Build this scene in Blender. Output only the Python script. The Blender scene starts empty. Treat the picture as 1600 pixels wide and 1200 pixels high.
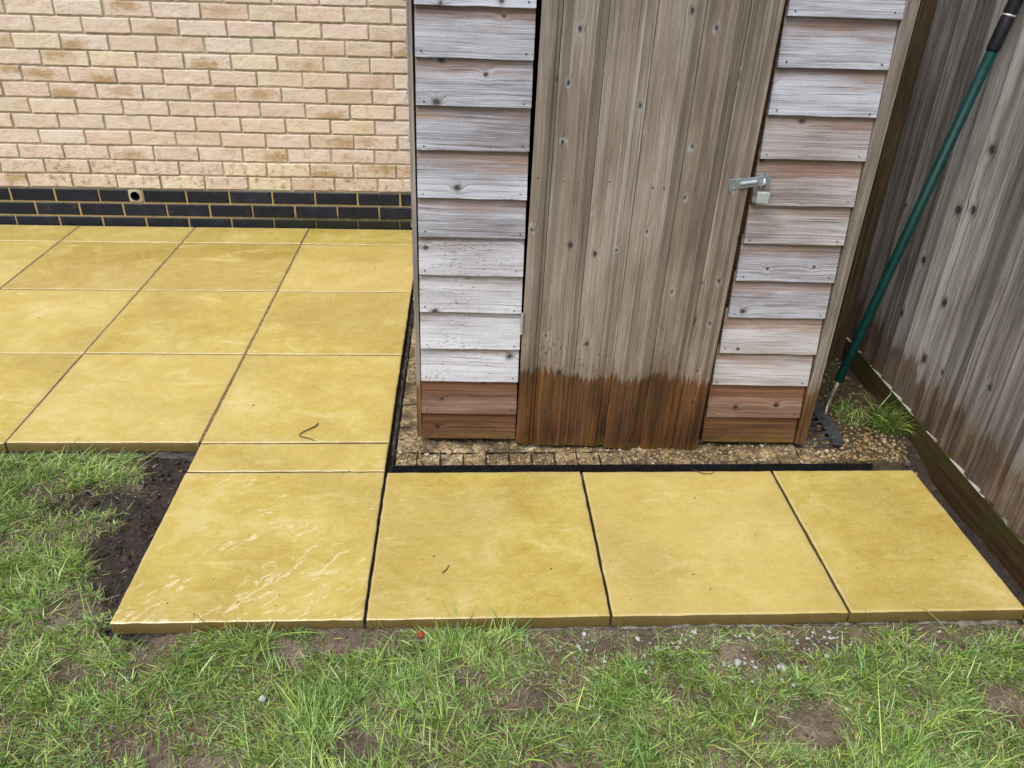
import bpy, math, random
import numpy as np
from mathutils import Matrix, Vector

random.seed(7)
rng = np.random.default_rng(11)
scene = bpy.context.scene
C = scene.collection

# ------------------------------------------------------------------ camera
def cam_axes(p, y, r):
    cp, sp, cy, sy, cr, sr = math.cos(p), math.sin(p), math.cos(y), math.sin(y), math.cos(r), math.sin(r)
    Z = np.array([[cy, -sy, 0], [sy, cy, 0], [0, 0, 1]])
    f, u, t = Z @ [0, cp, -sp], Z @ [0, sp, cp], Z @ [1., 0, 0]
    return cr * t + sr * u, -sr * t + cr * u, f
rt, up, fw = cam_axes(math.radians(30.134), math.radians(-3.882), math.radians(2.043))
cam = bpy.data.cameras.new('Camera')
cam.sensor_fit = 'HORIZONTAL'; cam.sensor_width = 36.0; cam.lens = 1243.83 / 1600 * 36
cam.clip_start = 0.05; cam.clip_end = 500
camo = bpy.data.objects.new('Camera', cam); C.objects.link(camo)
M = Matrix.Identity(4)
for i in range(3):
    M[i][0], M[i][1], M[i][2] = rt[i], up[i], -fw[i]
M[0][3], M[1][3], M[2][3] = 0.8482, -1.3920, 1.4732
camo.matrix_world = M
scene.camera = camo

# ------------------------------------------------------------------ light: bright overcast
SUN_EL, SUN_AZ = math.radians(58), math.radians(214)     # azimuth clockwise from +Y: behind the camera, a little to the left
w = bpy.data.worlds.new('World'); scene.world = w; w.use_nodes = True
wn = w.node_tree.nodes; wl = w.node_tree.links
sky = wn.new('ShaderNodeTexSky'); sky.sky_type = 'NISHITA'; sky.sun_disc = False
sky.sun_elevation = SUN_EL; sky.sun_rotation = SUN_AZ
sky.air_density = 1.0; sky.dust_density = 3.0; sky.ozone_density = 1.5
wl.new(sky.outputs[0], wn['Background'].inputs[0]); wn['Background'].inputs[1].default_value = 0.095
sun = bpy.data.lights.new('Sun', 'SUN'); sun.energy = 1.5; sun.angle = math.radians(38); sun.color = (1.0, 0.99, 0.975)
suno = bpy.data.objects.new('Sun', sun); C.objects.link(suno)
sd = Vector((math.sin(SUN_AZ) * math.cos(SUN_EL), math.cos(SUN_AZ) * math.cos(SUN_EL), math.sin(SUN_EL)))
suno.rotation_euler = sd.to_track_quat('Z', 'Y').to_euler(); suno.location = sd * 12
scene.view_settings.view_transform = 'Standard'; scene.view_settings.look = 'None'
scene.view_settings.gamma = 1.0; scene.view_settings.exposure = 0.95
scene.view_settings.use_curve_mapping = False

# ------------------------------------------------------------------ helpers
def lin(v):
    v /= 255.0
    return v / 12.92 if v <= .04045 else ((v + .055) / 1.055) ** 2.4
KA = 1.3
def c(r, g, b, k=KA):                      # colour as read off, brought down to an albedo
    return (lin(r) / k, lin(g) / k, lin(b) / k, 1)

def vnoise(x, y, seed=0):
    x = np.asarray(x, float); y = np.asarray(y, float)
    xi, yi = np.floor(x).astype(np.int64), np.floor(y).astype(np.int64)
    fx, fy = x - xi, y - yi
    fx, fy = fx * fx * (3 - 2 * fx), fy * fy * (3 - 2 * fy)
    def h(a, b):
        n = (a * 374761393 + b * 668265263 + seed * 1274126177) & 0x7fffffff
        n = ((n ^ (n >> 13)) * 1274126177) & 0x7fffffff
        return ((n ^ (n >> 16)) & 0xffff) / 65535.0
    return (h(xi, yi) * (1 - fx) + h(xi + 1, yi) * fx) * (1 - fy) + (h(xi, yi + 1) * (1 - fx) + h(xi + 1, yi + 1) * fx) * fy
def fbm(x, y, seed=0, o=4):
    s, a, t = 0, 1.0, 0
    for i in range(o):
        s = s + a * vnoise(np.asarray(x) * 2 ** i, np.asarray(y) * 2 ** i, seed + i * 17); t += a; a *= .5
    return s / t
def sst(a, b, x):
    t = np.clip((np.asarray(x, float) - a) / (b - a), 0, 1); return t * t * (3 - 2 * t)

def link(o, parent=None):
    C.objects.link(o)
    if parent is not None: o.parent = parent
    return o
def mesh(name, v, f, m=None, smooth=False):
    me = bpy.data.meshes.new(name); me.from_pydata([tuple(map(float, p)) for p in v], [], [tuple(map(int, q)) for q in f])
    me.update()
    if m: me.materials.append(m)
    if smooth: me.polygons.foreach_set('use_smooth', [True] * len(me.polygons))
    return me
def obj(name, me, parent=None, loc=(0, 0, 0), rot=(0, 0, 0)):
    o = bpy.data.objects.new(name, me); o.location = loc; o.rotation_euler = rot
    return link(o, parent)
def empty(name, loc=(0, 0, 0), rot=(0, 0, 0)):
    o = bpy.data.objects.new(name, None); o.location = loc; o.rotation_euler = rot; o.empty_display_size = .1
    return link(o)
def tag(o, label=None, cat=None, group=None, kind=None):
    if label: o['label'] = label
    if cat: o['category'] = cat
    if group: o['group'] = group
    if kind: o['kind'] = kind
    return o
class MB:
    def __init__(s): s.v = []; s.f = []
    def add(s, v, f):
        n = len(s.v); s.v += [tuple(map(float, p)) for p in v]; s.f += [tuple(int(i) + n for i in q) for q in f]
        return s
    def box(s, x0, x1, y0, y1, z0, z1, b=0.0):
        if b <= 0:
            v = [(x, y, z) for z in (z0, z1) for y in (y0, y1) for x in (x0, x1)]
            return s.add(v, [(0, 2, 3, 1), (4, 5, 7, 6), (0, 1, 5, 4), (2, 6, 7, 3), (0, 4, 6, 2), (1, 3, 7, 5)])
        import bmesh
        bm = bmesh.new(); bmesh.ops.create_cube(bm, size=1)
        for q in bm.verts:
            q.co = Vector(((x0 + x1) / 2 + q.co.x * (x1 - x0), (y0 + y1) / 2 + q.co.y * (y1 - y0), (z0 + z1) / 2 + q.co.z * (z1 - z0)))
        bmesh.ops.bevel(bm, geom=bm.edges[:], offset=b, segments=2, affect='EDGES', profile=.5)
        bm.verts.index_update()
        s.add([q.co[:] for q in bm.verts], [[q.index for q in f.verts] for f in bm.faces]); bm.free(); return s
    def tube(s, pts, r, n=12, cap=True):
        pts = [np.array(p, float) for p in pts]; r = r if hasattr(r, '__len__') else [r] * len(pts)
        rings = []; base = len(s.v); pu = None
        for i, p in enumerate(pts):
            d = pts[min(i + 1, len(pts) - 1)] - pts[max(i - 1, 0)]; d = d / (np.linalg.norm(d) + 1e-12)
            if pu is None: pu = np.cross(d, [0, 0, 1.]) if abs(d[2]) < .9 else np.cross(d, [1., 0, 0])
            pu = pu - d * (pu @ d); pu = pu / np.linalg.norm(pu); q = np.cross(d, pu)
            for k in range(n):
                a = 2 * math.pi * k / n; s.v.append(tuple(p + r[i] * (math.cos(a) * pu + math.sin(a) * q)))
        for i in range(len(pts) - 1):
            for k in range(n):
                a0, a1 = base + i * n + k, base + i * n + (k + 1) % n
                s.f.append((a0, a1, a1 + n, a0 + n))
        if cap:
            s.f.append(tuple(base + k for k in range(n))[::-1]); e = base + (len(pts) - 1) * n
            s.f.append(tuple(e + k for k in range(n)))
        return s
    def mesh(s, name, m, smooth=False): return mesh(name, s.v, s.f, m, smooth)
    def build(s, name, m, parent=None, loc=(0, 0, 0), rot=(0, 0, 0), smooth=False):
        return obj(name, s.mesh(name, m, smooth), parent, loc, rot)

# ------------------------------------------------------------------ node helpers
class NT:
    def __init__(s, name):
        s.m = bpy.data.materials.new(name); s.m.use_nodes = True
        s.n = s.m.node_tree.nodes; s.l = s.m.node_tree.links; s.b = s.n['Principled BSDF']
    def put(s, sock, v):
        if isinstance(v, bpy.types.NodeSocket): s.l.new(v, sock)
        elif v is not None: sock.default_value = v
    def math(s, op, a, b=None, c_=None, clamp=False):
        n = s.n.new('ShaderNodeMath'); n.operation = op; n.use_clamp = clamp
        s.put(n.inputs[0], a); s.put(n.inputs[1], b)
        if c_ is not None: s.put(n.inputs[2], c_)
        return n.outputs[0]
    def add(s, a, b): return s.math('ADD', a, b)
    def mul(s, a, b): return s.math('MULTIPLY', a, b)
    def step(s, x, a, b):                       # smoothstep a -> b (0 -> 1)
        n = s.n.new('ShaderNodeMapRange'); n.interpolation_type = 'SMOOTHSTEP'
        s.put(n.inputs[0], x); n.inputs[1].default_value = min(a, b); n.inputs[2].default_value = max(a, b)
        n.inputs[3].default_value = 0 if a < b else 1; n.inputs[4].default_value = 1 if a < b else 0
        return n.outputs[0]
    def xyz(s, x=0.0, y=0.0, z=0.0):
        n = s.n.new('ShaderNodeCombineXYZ'); s.put(n.inputs[0], x); s.put(n.inputs[1], y); s.put(n.inputs[2], z); return n.outputs[0]
    def sep(s, v):
        n = s.n.new('ShaderNodeSeparateXYZ'); s.put(n.inputs[0], v); return n.outputs
    def coord(s, k='Object'):
        return s.n.new('ShaderNodeTexCoord').outputs[k]
    def wpos(s): return s.n.new('ShaderNodeNewGeometry').outputs['Position']
    def orand(s): return s.n.new('ShaderNodeObjectInfo').outputs['Random']
    def irand(s): return s.n.new('ShaderNodeNewGeometry').outputs['Random Per Island']
    def vmul(s, v, k):
        n = s.n.new('ShaderNodeVectorMath'); n.operation = 'MULTIPLY'; s.put(n.inputs[0], v); n.inputs[1].default_value = k; return n.outputs[0]
    def vadd(s, v, k):
        n = s.n.new('ShaderNodeVectorMath'); n.operation = 'ADD'; s.put(n.inputs[0], v); s.put(n.inputs[1], k); return n.outputs[0]
    def noise(s, v, scale=5., detail=4., rough=.55, dist=0.):
        n = s.n.new('ShaderNodeTexNoise'); s.put(n.inputs['Vector'], v); n.inputs['Scale'].default_value = scale
        n.inputs['Detail'].default_value = detail; n.inputs['Roughness'].default_value = rough; n.inputs['Distortion'].default_value = dist
        return n.outputs[0]
    def voro(s, v, scale=1., dim='2D', feat='F1'):
        n = s.n.new('ShaderNodeTexVoronoi'); n.voronoi_dimensions = dim; n.feature = feat
        s.put(n.inputs['Vector'], v); n.inputs['Scale'].default_value = scale; return n.outputs
    def ramp(s, f, stops):
        n = s.n.new('ShaderNodeValToRGB'); e = n.color_ramp.elements
        while len(e) < len(stops): e.new(.5)
        for q, (p, col) in zip(e, stops): q.position = p; q.color = col
        s.put(n.inputs[0], f); return n.outputs[0]
    def mix(s, f, a, b, mode='MIX'):
        n = s.n.new('ShaderNodeMix'); n.data_type = 'RGBA'; n.blend_type = mode
        s.put(n.inputs[0], f); s.put(n.inputs[6], a); s.put(n.inputs[7], b); return n.outputs[2]
    def bump(s, h, strength=.3, dist=.01, normal=None):
        n = s.n.new('ShaderNodeBump'); n.inputs['Strength'].default_value = strength; n.inputs['Distance'].default_value = dist
        s.put(n.inputs['Height'], h)
        if normal is not None: s.put(n.inputs['Normal'], normal)
        return n.outputs[0]
    def done(s, col=None, rough=None, normal=None, spec=None, metal=None):
        if col is not None: s.put(s.b.inputs['Base Color'], col)
        if rough is not None: s.put(s.b.inputs['Roughness'], rough)
        if normal is not None: s.put(s.b.inputs['Normal'], normal)
        if spec is not None: s.put(s.b.inputs['Specular IOR Level'], spec)
        if metal is not None: s.put(s.b.inputs['Metallic'], metal)
        return s.m

# ------------------------------------------------------------------ materials
def wood(name, grain, stops, knot=(60, 48, 40), knot_keep=.4, rough=.75, fresh=None, wet=None, algae=None, specks=0.0, kscale=(7, 8), bump=.6, spec=.25, streak=None, halo_col=None, bands=None, fine=0.0, rvar=.09, pale=0.0, speck_z=None):
    """grain: axis of the fibres in object space. fresh=(z0,z1,col,col): unweathered band under the lap above.
    wet=(z,amp,cols): soaked foot with a ragged edge. algae=(z0,z1,col)."""
    t = NT(name); o = t.sep(t.coord()); r = t.orand()
    U, V = (o[0], o[2]) if grain == 'x' else (o[2], o[0])
    if grain == 'fence': U, V = o[2], o[1]
    u = t.add(U, t.mul(r, 41.0)); v = t.add(V, t.mul(r, 17.3))
    warp0 = t.math('SUBTRACT', t.noise(t.xyz(t.mul(u, 2.2), t.mul(v, 5.0)), 1, 2), .5)
    kx, ky = t.mul(u, kscale[0]), t.mul(v, kscale[1])
    vn = t.n.new('ShaderNodeTexVoronoi'); vn.voronoi_dimensions = '2D'; vn.inputs['Scale'].default_value = 1.0; vn.inputs['Randomness'].default_value = .62
    t.put(vn.inputs['Vector'], t.xyz(kx, ky)); vo = vn.outputs
    keep = t.math('LESS_THAN', t.sep(vo[1])[0], knot_keep)
    size = t.add(.45, t.mul(t.sep(vo[1])[1], .75))
    irr = t.math('SUBTRACT', t.noise(t.xyz(t.mul(u, 60.), t.mul(v, 110.)), 1, 3, .6), .5)
    d = t.math('DIVIDE', t.add(vo[0], t.mul(irr, .10)), size)
    halo = t.mul(t.step(vo[0], .24, .01), t.mul(keep, size))
    kn = t.mul(t.step(d, .075, .035), keep)
    ring = t.mul(t.step(d, .13, .07), keep)
    vw = t.add(t.add(v, t.mul(halo, .013)), t.mul(warp0, .018))
    g1 = t.noise(t.xyz(t.mul(u, 1.5), t.mul(vw, 105.)), 1, 5, .68)
    g2 = t.noise(t.xyz(t.mul(u, 9.), t.mul(vw, 520.)), 1, 3, .65)
    g3 = t.noise(t.xyz(t.mul(u, 2.2), t.mul(vw, 260.), 8.0), 1, 2, .6)
    b = t.noise(t.xyz(t.mul(u, 3.0), t.mul(vw, 13.)), 1, 4, .6)
    f = t.add(t.add(t.mul(g1, .52 - .22 * fine), t.mul(g2, .22 + .14 * fine)), t.add(t.mul(b, .40), t.mul(g3, .22 + .08 * fine)))
    f = t.add(f, t.mul(t.math('SUBTRACT', r, .5), rvar))
    f = t.step(f, .46, .90)
    col = t.ramp(f, stops)
    if bands is not None:
        bn = t.noise(t.xyz(t.mul(u, .35), t.mul(v, 34.), 14.0), 1, 2, .5)
        col = t.mix(t.mul(t.step(bn, .50, .60), bands[0]), col, bands[1])
        bn2 = t.noise(t.xyz(t.mul(u, .5), t.mul(v, 52.), 24.0), 1, 2, .5)
        col = t.mix(t.mul(t.step(bn2, .56, .64), bands[0]), col, bands[2])
    pit = t.noise(t.xyz(t.mul(u, 140.), t.mul(v, 420.), 17.0), 1, 2, .6)
    col = t.mix(t.mul(t.step(pit, .58, .70), .35), col, c(92, 80, 72))
    col = t.mix(t.mul(t.step(pit, .42, .30), pale), col, c(222, 218, 216))
    if streak is not None:
        sk = t.noise(t.xyz(t.mul(u, .8), t.mul(vw, 60.), 4.0), 1, 4, .65)
        col = t.mix(t.mul(t.step(sk, .52, .64), streak[0]), col, streak[1])
    if halo_col is not None:
        hm = t.noise(t.xyz(t.mul(u, 30.), t.mul(v, 60.), 6.0), 1, 3, .6)
        col = t.mix(t.mul(t.mul(t.step(t.add(vo[0], t.mul(irr, .22)), .15, .02), t.step(hm, .42, .60)), t.mul(keep, .8)), col, halo_col)
    if fresh is not None:
        nz = t.noise(t.xyz(t.mul(u, 5.), t.mul(vw, 40.), 3.0), 1, 4, .65)
        fm = t.step(t.add(o[2], t.mul(t.math('SUBTRACT', nz, .5), .13)), fresh[0], fresh[1])
        fc = t.mix(t.step(g1, .35, .65), fresh[2], fresh[3])
        col = t.mix(t.mul(fm, .8), col, fc)
    if specks:
        sp = t.noise(t.xyz(t.mul(u, 60.), t.mul(v, 200.), 7.0), 1, 2, .5)
        sp2 = t.noise(t.xyz(t.mul(u, 5.), t.mul(v, 7.), 9.0), 1, 2, .5)
        if speck_z: specks = t.mul(t.step(o[2], *speck_z), specks)
        col = t.mix(t.mul(t.step(t.add(sp, t.mul(t.math('SUBTRACT', sp2, .5), .35)), .62, .70), specks), col, c(84, 70, 64))
    cr = t.noise(t.xyz(t.mul(u, 2.2), t.mul(vw, 170.), 12.0), 1, 2, .5)
    crack = t.step(cr, .665, .72)
    col = t.mix(t.mul(crack, .60), col, c(64, 54, 48))
    col = t.mix(t.mul(ring, .40), col, c(*knot))
    rt_ = rough
    if wet is not None:
        n1 = t.noise(t.xyz(t.mul(u, 3.5), t.mul(v, wet[3] if len(wet) > 3 else 110.), 2.0), 1, 6, .75)
        n0 = t.noise(t.xyz(t.mul(u, 1.0), t.mul(v, 9.), 31.0), 1, 2, .5)
        e = t.add(t.add(o[2], t.mul(t.math('SUBTRACT', n1, .5), wet[1])), t.mul(t.math('SUBTRACT', n0, .5), wet[1] * .7))
        wm = t.step(e, wet[0] + .014, wet[0] - .014)
        wm2 = t.mul(t.step(e, wet[0] + .09, wet[0] - .01), .32)
        wc = t.ramp(t.step(t.add(t.mul(g1, .6), t.mul(b, .55)), .38, .80), wet[2])
        wm = t.math('MAXIMUM', t.mul(wm, wet[4] if len(wet) > 4 else .93), wm2)
        col = t.mix(wm, col, wc)
        rt_ = t.add(rough, t.mul(wm, -.22))
    col = t.mix(t.mul(kn, .88), col, c(*[k * .72 for k in knot]))
    if algae is not None:
        na = t.noise(t.wpos(), 14., 4, .6); nb = t.noise(t.wpos(), 160., 2, .5)
        am = t.step(t.add(o[2], t.mul(t.math('SUBTRACT', na, .5), .09)), algae[1], algae[0])
        col = t.mix(t.mul(am, t.add(.15, t.mul(t.step(nb, .45, .6), .6))), col, algae[2])
    h = t.add(t.add(t.mul(g2, .5), t.mul(t.add(g1, g3), .5)), t.add(t.mul(crack, -.9), t.mul(kn, -.3)))
    return t.done(col, rt_, t.bump(h, bump, .0026), spec)

BROWN_K = (78, 52, 38)
silver = [(0, c(112, 104, 104)), (.30, c(168, 165, 169)), (.60, c(202, 203, 211)), (1, c(232, 234, 243))]
silver_w = [(0, c(140, 130, 128)), (.28, c(194, 190, 192)), (.58, c(219, 218, 223)), (1, c(240, 240, 246))]
pinky = [(0, c(116, 104, 98)), (.3, c(170, 161, 157)), (.6, c(202, 197, 196)), (1, c(232, 230, 232))]
FR = (c(136, 98, 72), c(182, 148, 122))
m_board_a = wood('weathered_silver_board', 'x', silver, (88, 74, 66), .34, fresh=(.058, .116) + FR, streak=(.22, c(150, 138, 132)), fine=1.0, halo_col=c(206, 204, 208), pale=.35)
m_board_b = wood('bleached_board', 'x', silver_w, (96, 80, 72), .34, fresh=(.078, .135) + FR, specks=.6, fine=1.0, pale=.35)
m_board_c = wood('pinkish_weathered_board', 'x', pinky, (92, 72, 60), .42, fresh=(.052, .112) + FR, streak=(.28, c(160, 138, 124)), fine=1.0, halo_col=c(204, 200, 202), pale=.35)
wetb = [(0, c(78, 54, 42)), (.35, c(122, 92, 76)), (.65, c(150, 118, 100)), (1, c(182, 154, 138))]
wetb2 = [(0, c(64, 42, 28)), (.4, c(106, 72, 48)), (.7, c(134, 96, 66)), (1, c(156, 122, 94))]
m_board_w = wood('damp_brown_board', 'x', wetb, (58, 36, 26), .5, rough=.6, fresh=(.05, .085, c(112, 74, 50), c(146, 102, 74)))
m_board_w2 = wood('damp_algae_board', 'x', wetb2, (58, 34, 22), .5, rough=.55, fresh=(.06, .10, c(104, 64, 38), c(134, 88, 56)), algae=(.004, .045, c(120, 104, 34)))
m_door = wood('weathered_door_plank', 'z', [(0, c(100, 88, 76)), (.3, c(138, 124, 109)), (.6, c(163, 149, 133)), (1, c(196, 186, 172))], (66, 56, 52), .46, rough=.62, bands=(.6, c(106, 95, 82), c(158, 134, 116)), fine=.7,
              wet=(.272, .16, [(0, c(36, 20, 8)), (.4, c(82, 48, 19)), (.75, c(114, 69, 29)), (1, c(140, 94, 50))]), algae=(.0, .035, c(104, 86, 24)),
              kscale=(7, 11), streak=(.35, c(120, 104, 90)), halo_col=c(198, 197, 200), spec=.35, specks=.75, speck_z=(.62, .30))
m_fence = wood('weathered_fence_board', 'fence', [(0, c(88, 83, 77)), (.3, c(130, 123, 115)), (.6, c(162, 155, 147)), (1, c(208, 203, 196))], (66, 54, 46), .55, rough=.72,
               wet=(.150, .26, [(0, c(56, 38, 24)), (.4, c(94, 70, 50)), (.75, c(126, 102, 78)), (1, c(158, 138, 116))], 48., .78), kscale=(4.2, 6.5),
               streak=(.5, c(92, 82, 74)), halo_col=c(190, 186, 186), bands=(.5, c(98, 90, 82), c(168, 162, 156)), fine=.6, rvar=.22)
m_gboard = wood('dark_damp_gravel_board', 'fencex', [(0, c(40, 27, 14)), (.5, c(74, 54, 30)), (1, c(104, 82, 54))], (40, 28, 18), .2, rough=.6, bump=.3,
                algae=(.02, .11, c(70, 72, 26))) if False else None
m_batten = wood('grey_batten', 'z', [(0, c(104, 92, 82)), (.4, c(140, 128, 116)), (1, c(188, 178, 168))], (80, 66, 54), .15, wet=(.20, .20, [(0, c(78, 54, 26)), (.5, c(118, 86, 46)), (1, c(158, 122, 74))]))
m_post = wood('brown_fence_post', 'z', [(0, c(50, 38, 26)), (.5, c(82, 66, 46)), (1, c(116, 98, 72))], (40, 30, 22), .15)

def gravel_board_mat():
    t = NT('dark_damp_gravel_board'); o = t.sep(t.coord())
    g1 = t.noise(t.xyz(0.0, t.mul(o[1], 3.), t.mul(o[2], 70.)), 1, 4, .6); g2 = t.noise(t.xyz(0.0, t.mul(o[1], 30.), t.mul(o[2], 400.)), 1, 3)
    col = t.ramp(t.add(t.mul(g1, .7), t.mul(g2, .3)), [(.25, c(44, 30, 17)), (.5, c(78, 57, 34)), (.75, c(108, 84, 56))])
    na = t.noise(t.coord(), 5., 4, .6); nb = t.noise(t.coord(), 60., 3)
    col = t.mix(t.mul(t.step(t.add(na, t.mul(o[2], 1.0)), .44, .60), t.add(.3, t.mul(nb, .7))), col, c(70, 76, 28))
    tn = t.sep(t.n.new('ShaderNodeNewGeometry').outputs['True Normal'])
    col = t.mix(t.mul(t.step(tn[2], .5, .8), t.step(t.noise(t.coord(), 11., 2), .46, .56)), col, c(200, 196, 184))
    return t.done(col, .55, t.bump(t.add(g1, g2), .35, .002), .35)
m_gboard = gravel_board_mat()

def brick_mat(name, island=False):
    t = NT(name); r = t.irand() if island else t.orand(); p = t.coord()
    o = t.sep(p); q = t.vadd(p, t.xyz(t.mul(r, 31.), t.mul(r, 57.), t.mul(r, 11.)))
    fr = lambda k: t.math('FRACT', t.mul(r, k))
    rr, r2, r3, r4 = fr(17.31), fr(53.7), fr(91.3), fr(137.9)
    base = t.ramp(rr, [(0, c(234, 216, 188)), (.2, c(232, 208, 188)), (.4, c(238, 222, 206)), (.6, c(222, 205, 178)), (.8, c(234, 213, 196)), (1, c(239, 226, 192))])
    n1 = t.noise(q, 14., 5, .65, .8); n2 = t.noise(q, 60., 4, .65); n3 = t.noise(t.vmul(q, (1, 1, 2.4)), 10., 4, .62, 1.6)
    col = t.mix(t.mul(t.step(n1, .48, .68), .5), base, c(226, 196, 172))
    col = t.mix(t.mul(t.step(n3, .52, .66), .65), col, c(238, 226, 204))
    col = t.mix(t.mul(t.step(n3, .46, .34), .35), col, c(186, 164, 138))
    # burnt sandy smudge on some bricks
    if island:
        sm = t.mul(t.step(n1, .55, .7), t.step(r2, .6, .8))
    else:
        sx = t.add(t.math('DIVIDE', o[0], .088), t.mul(t.math('SUBTRACT', r3, .5), 1.6))
        sz = t.add(t.math('DIVIDE', o[2], .030), t.mul(t.math('SUBTRACT', r4, .5), 1.5))
        dd = t.math('SQRT', t.add(t.mul(sx, sx), t.mul(sz, sz)))
        n4 = t.noise(t.vmul(q, (.5, 1, 1.6)), 38., 4, .65, 1.0)
        dd = t.add(dd, t.add(t.mul(t.math('SUBTRACT', n1, .5), 2.4), t.mul(t.math('SUBTRACT', n4, .5), 2.6)))
        sm = t.mul(t.step(dd, 1.35, .15), t.step(r2, .58, .95))
    col = t.mix(t.mul(sm, .78), col, t.mix(n2, c(166, 128, 78), c(200, 166, 114)))
    col = t.mix(t.mul(t.step(n2, .56, .70), .35), col, c(178, 152, 128))
    fl = t.noise(q, 190., 3, .55)
    col = t.mix(t.mul(t.step(fl, .64, .72), .4), col, c(132, 110, 90))
    # dirt splashed up on the lowest courses
    wp = t.sep(t.wpos()); ns = t.noise(t.wpos(), 34., 5, .7)
    low = t.mul(t.step(wp[2], .55, .16), t.step(ns, .50, .66))
    col = t.mix(t.mul(low, .7), col, c(124, 102, 70))
    return t.done(col, .88, t.bump(t.add(t.mul(n3, 1.4), t.add(t.mul(n2, .5), t.mul(fl, .25))), .7, .004), .2)
m_brick = brick_mat('buff_brick'); m_brick_far = brick_mat('buff_brick_far', True)

def blue_mat():
    t = NT('blue_engineering_brick'); r = t.orand(); p = t.vadd(t.coord(), t.xyz(t.mul(r, 31.), t.mul(r, 17.), 0.0))
    n1 = t.noise(p, 16., 4, .6); n2 = t.noise(p, 80., 3)
    col = t.ramp(t.add(t.mul(n1, .7), t.mul(r, .3)), [(.25, c(16, 20, 29)), (.6, c(27, 32, 46)), (.85, c(46, 50, 62))])
    col = t.mix(t.mul(t.step(t.noise(p, 24., 5, .75), .56, .72), .26), col, c(122, 108, 84))
    wp = t.sep(t.wpos()); ms = t.noise(t.wpos(), 26., 5, .7)
    mm = t.mul(t.step(t.add(wp[2], t.mul(t.math('SUBTRACT', ms, .5), .16)), .085, .03), t.step(wp[0], -.55, .15))
    col = t.mix(t.mul(mm, .75), col, c(40, 42, 22))
    return t.done(col, .5, t.bump(t.add(n2, n1), .35, .003), .3)
m_blue = blue_mat()

def mortar_mat(name, a, b_, lowdirt=True):
    t = NT(name); p = t.wpos(); n1 = t.noise(p, 18., 4); n2 = t.noise(p, 220., 3)
    col = t.mix(n1, a, b_); col = t.mix(t.mul(t.step(n2, .55, .7), .3), col, c(120, 108, 90))
    if lowdirt:
        ms = t.noise(p, 30., 5, .7); wp = t.sep(p)
        mm = t.mul(t.step(t.add(wp[2], t.mul(t.math('SUBTRACT', ms, .5), .2)), .10, .03), t.step(wp[0], -.6, .1))
        col = t.mix(t.mul(mm, .8), col, c(46, 50, 22))
    return t.done(col, .9, t.bump(n2, .5, .002), .2)
m_mortar = mortar_mat('grey_mortar', c(176, 165, 140), c(202, 190, 162)); m_mortar_y = mortar_mat('sandy_mortar', c(168, 146, 98), c(194, 172, 122))

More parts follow.
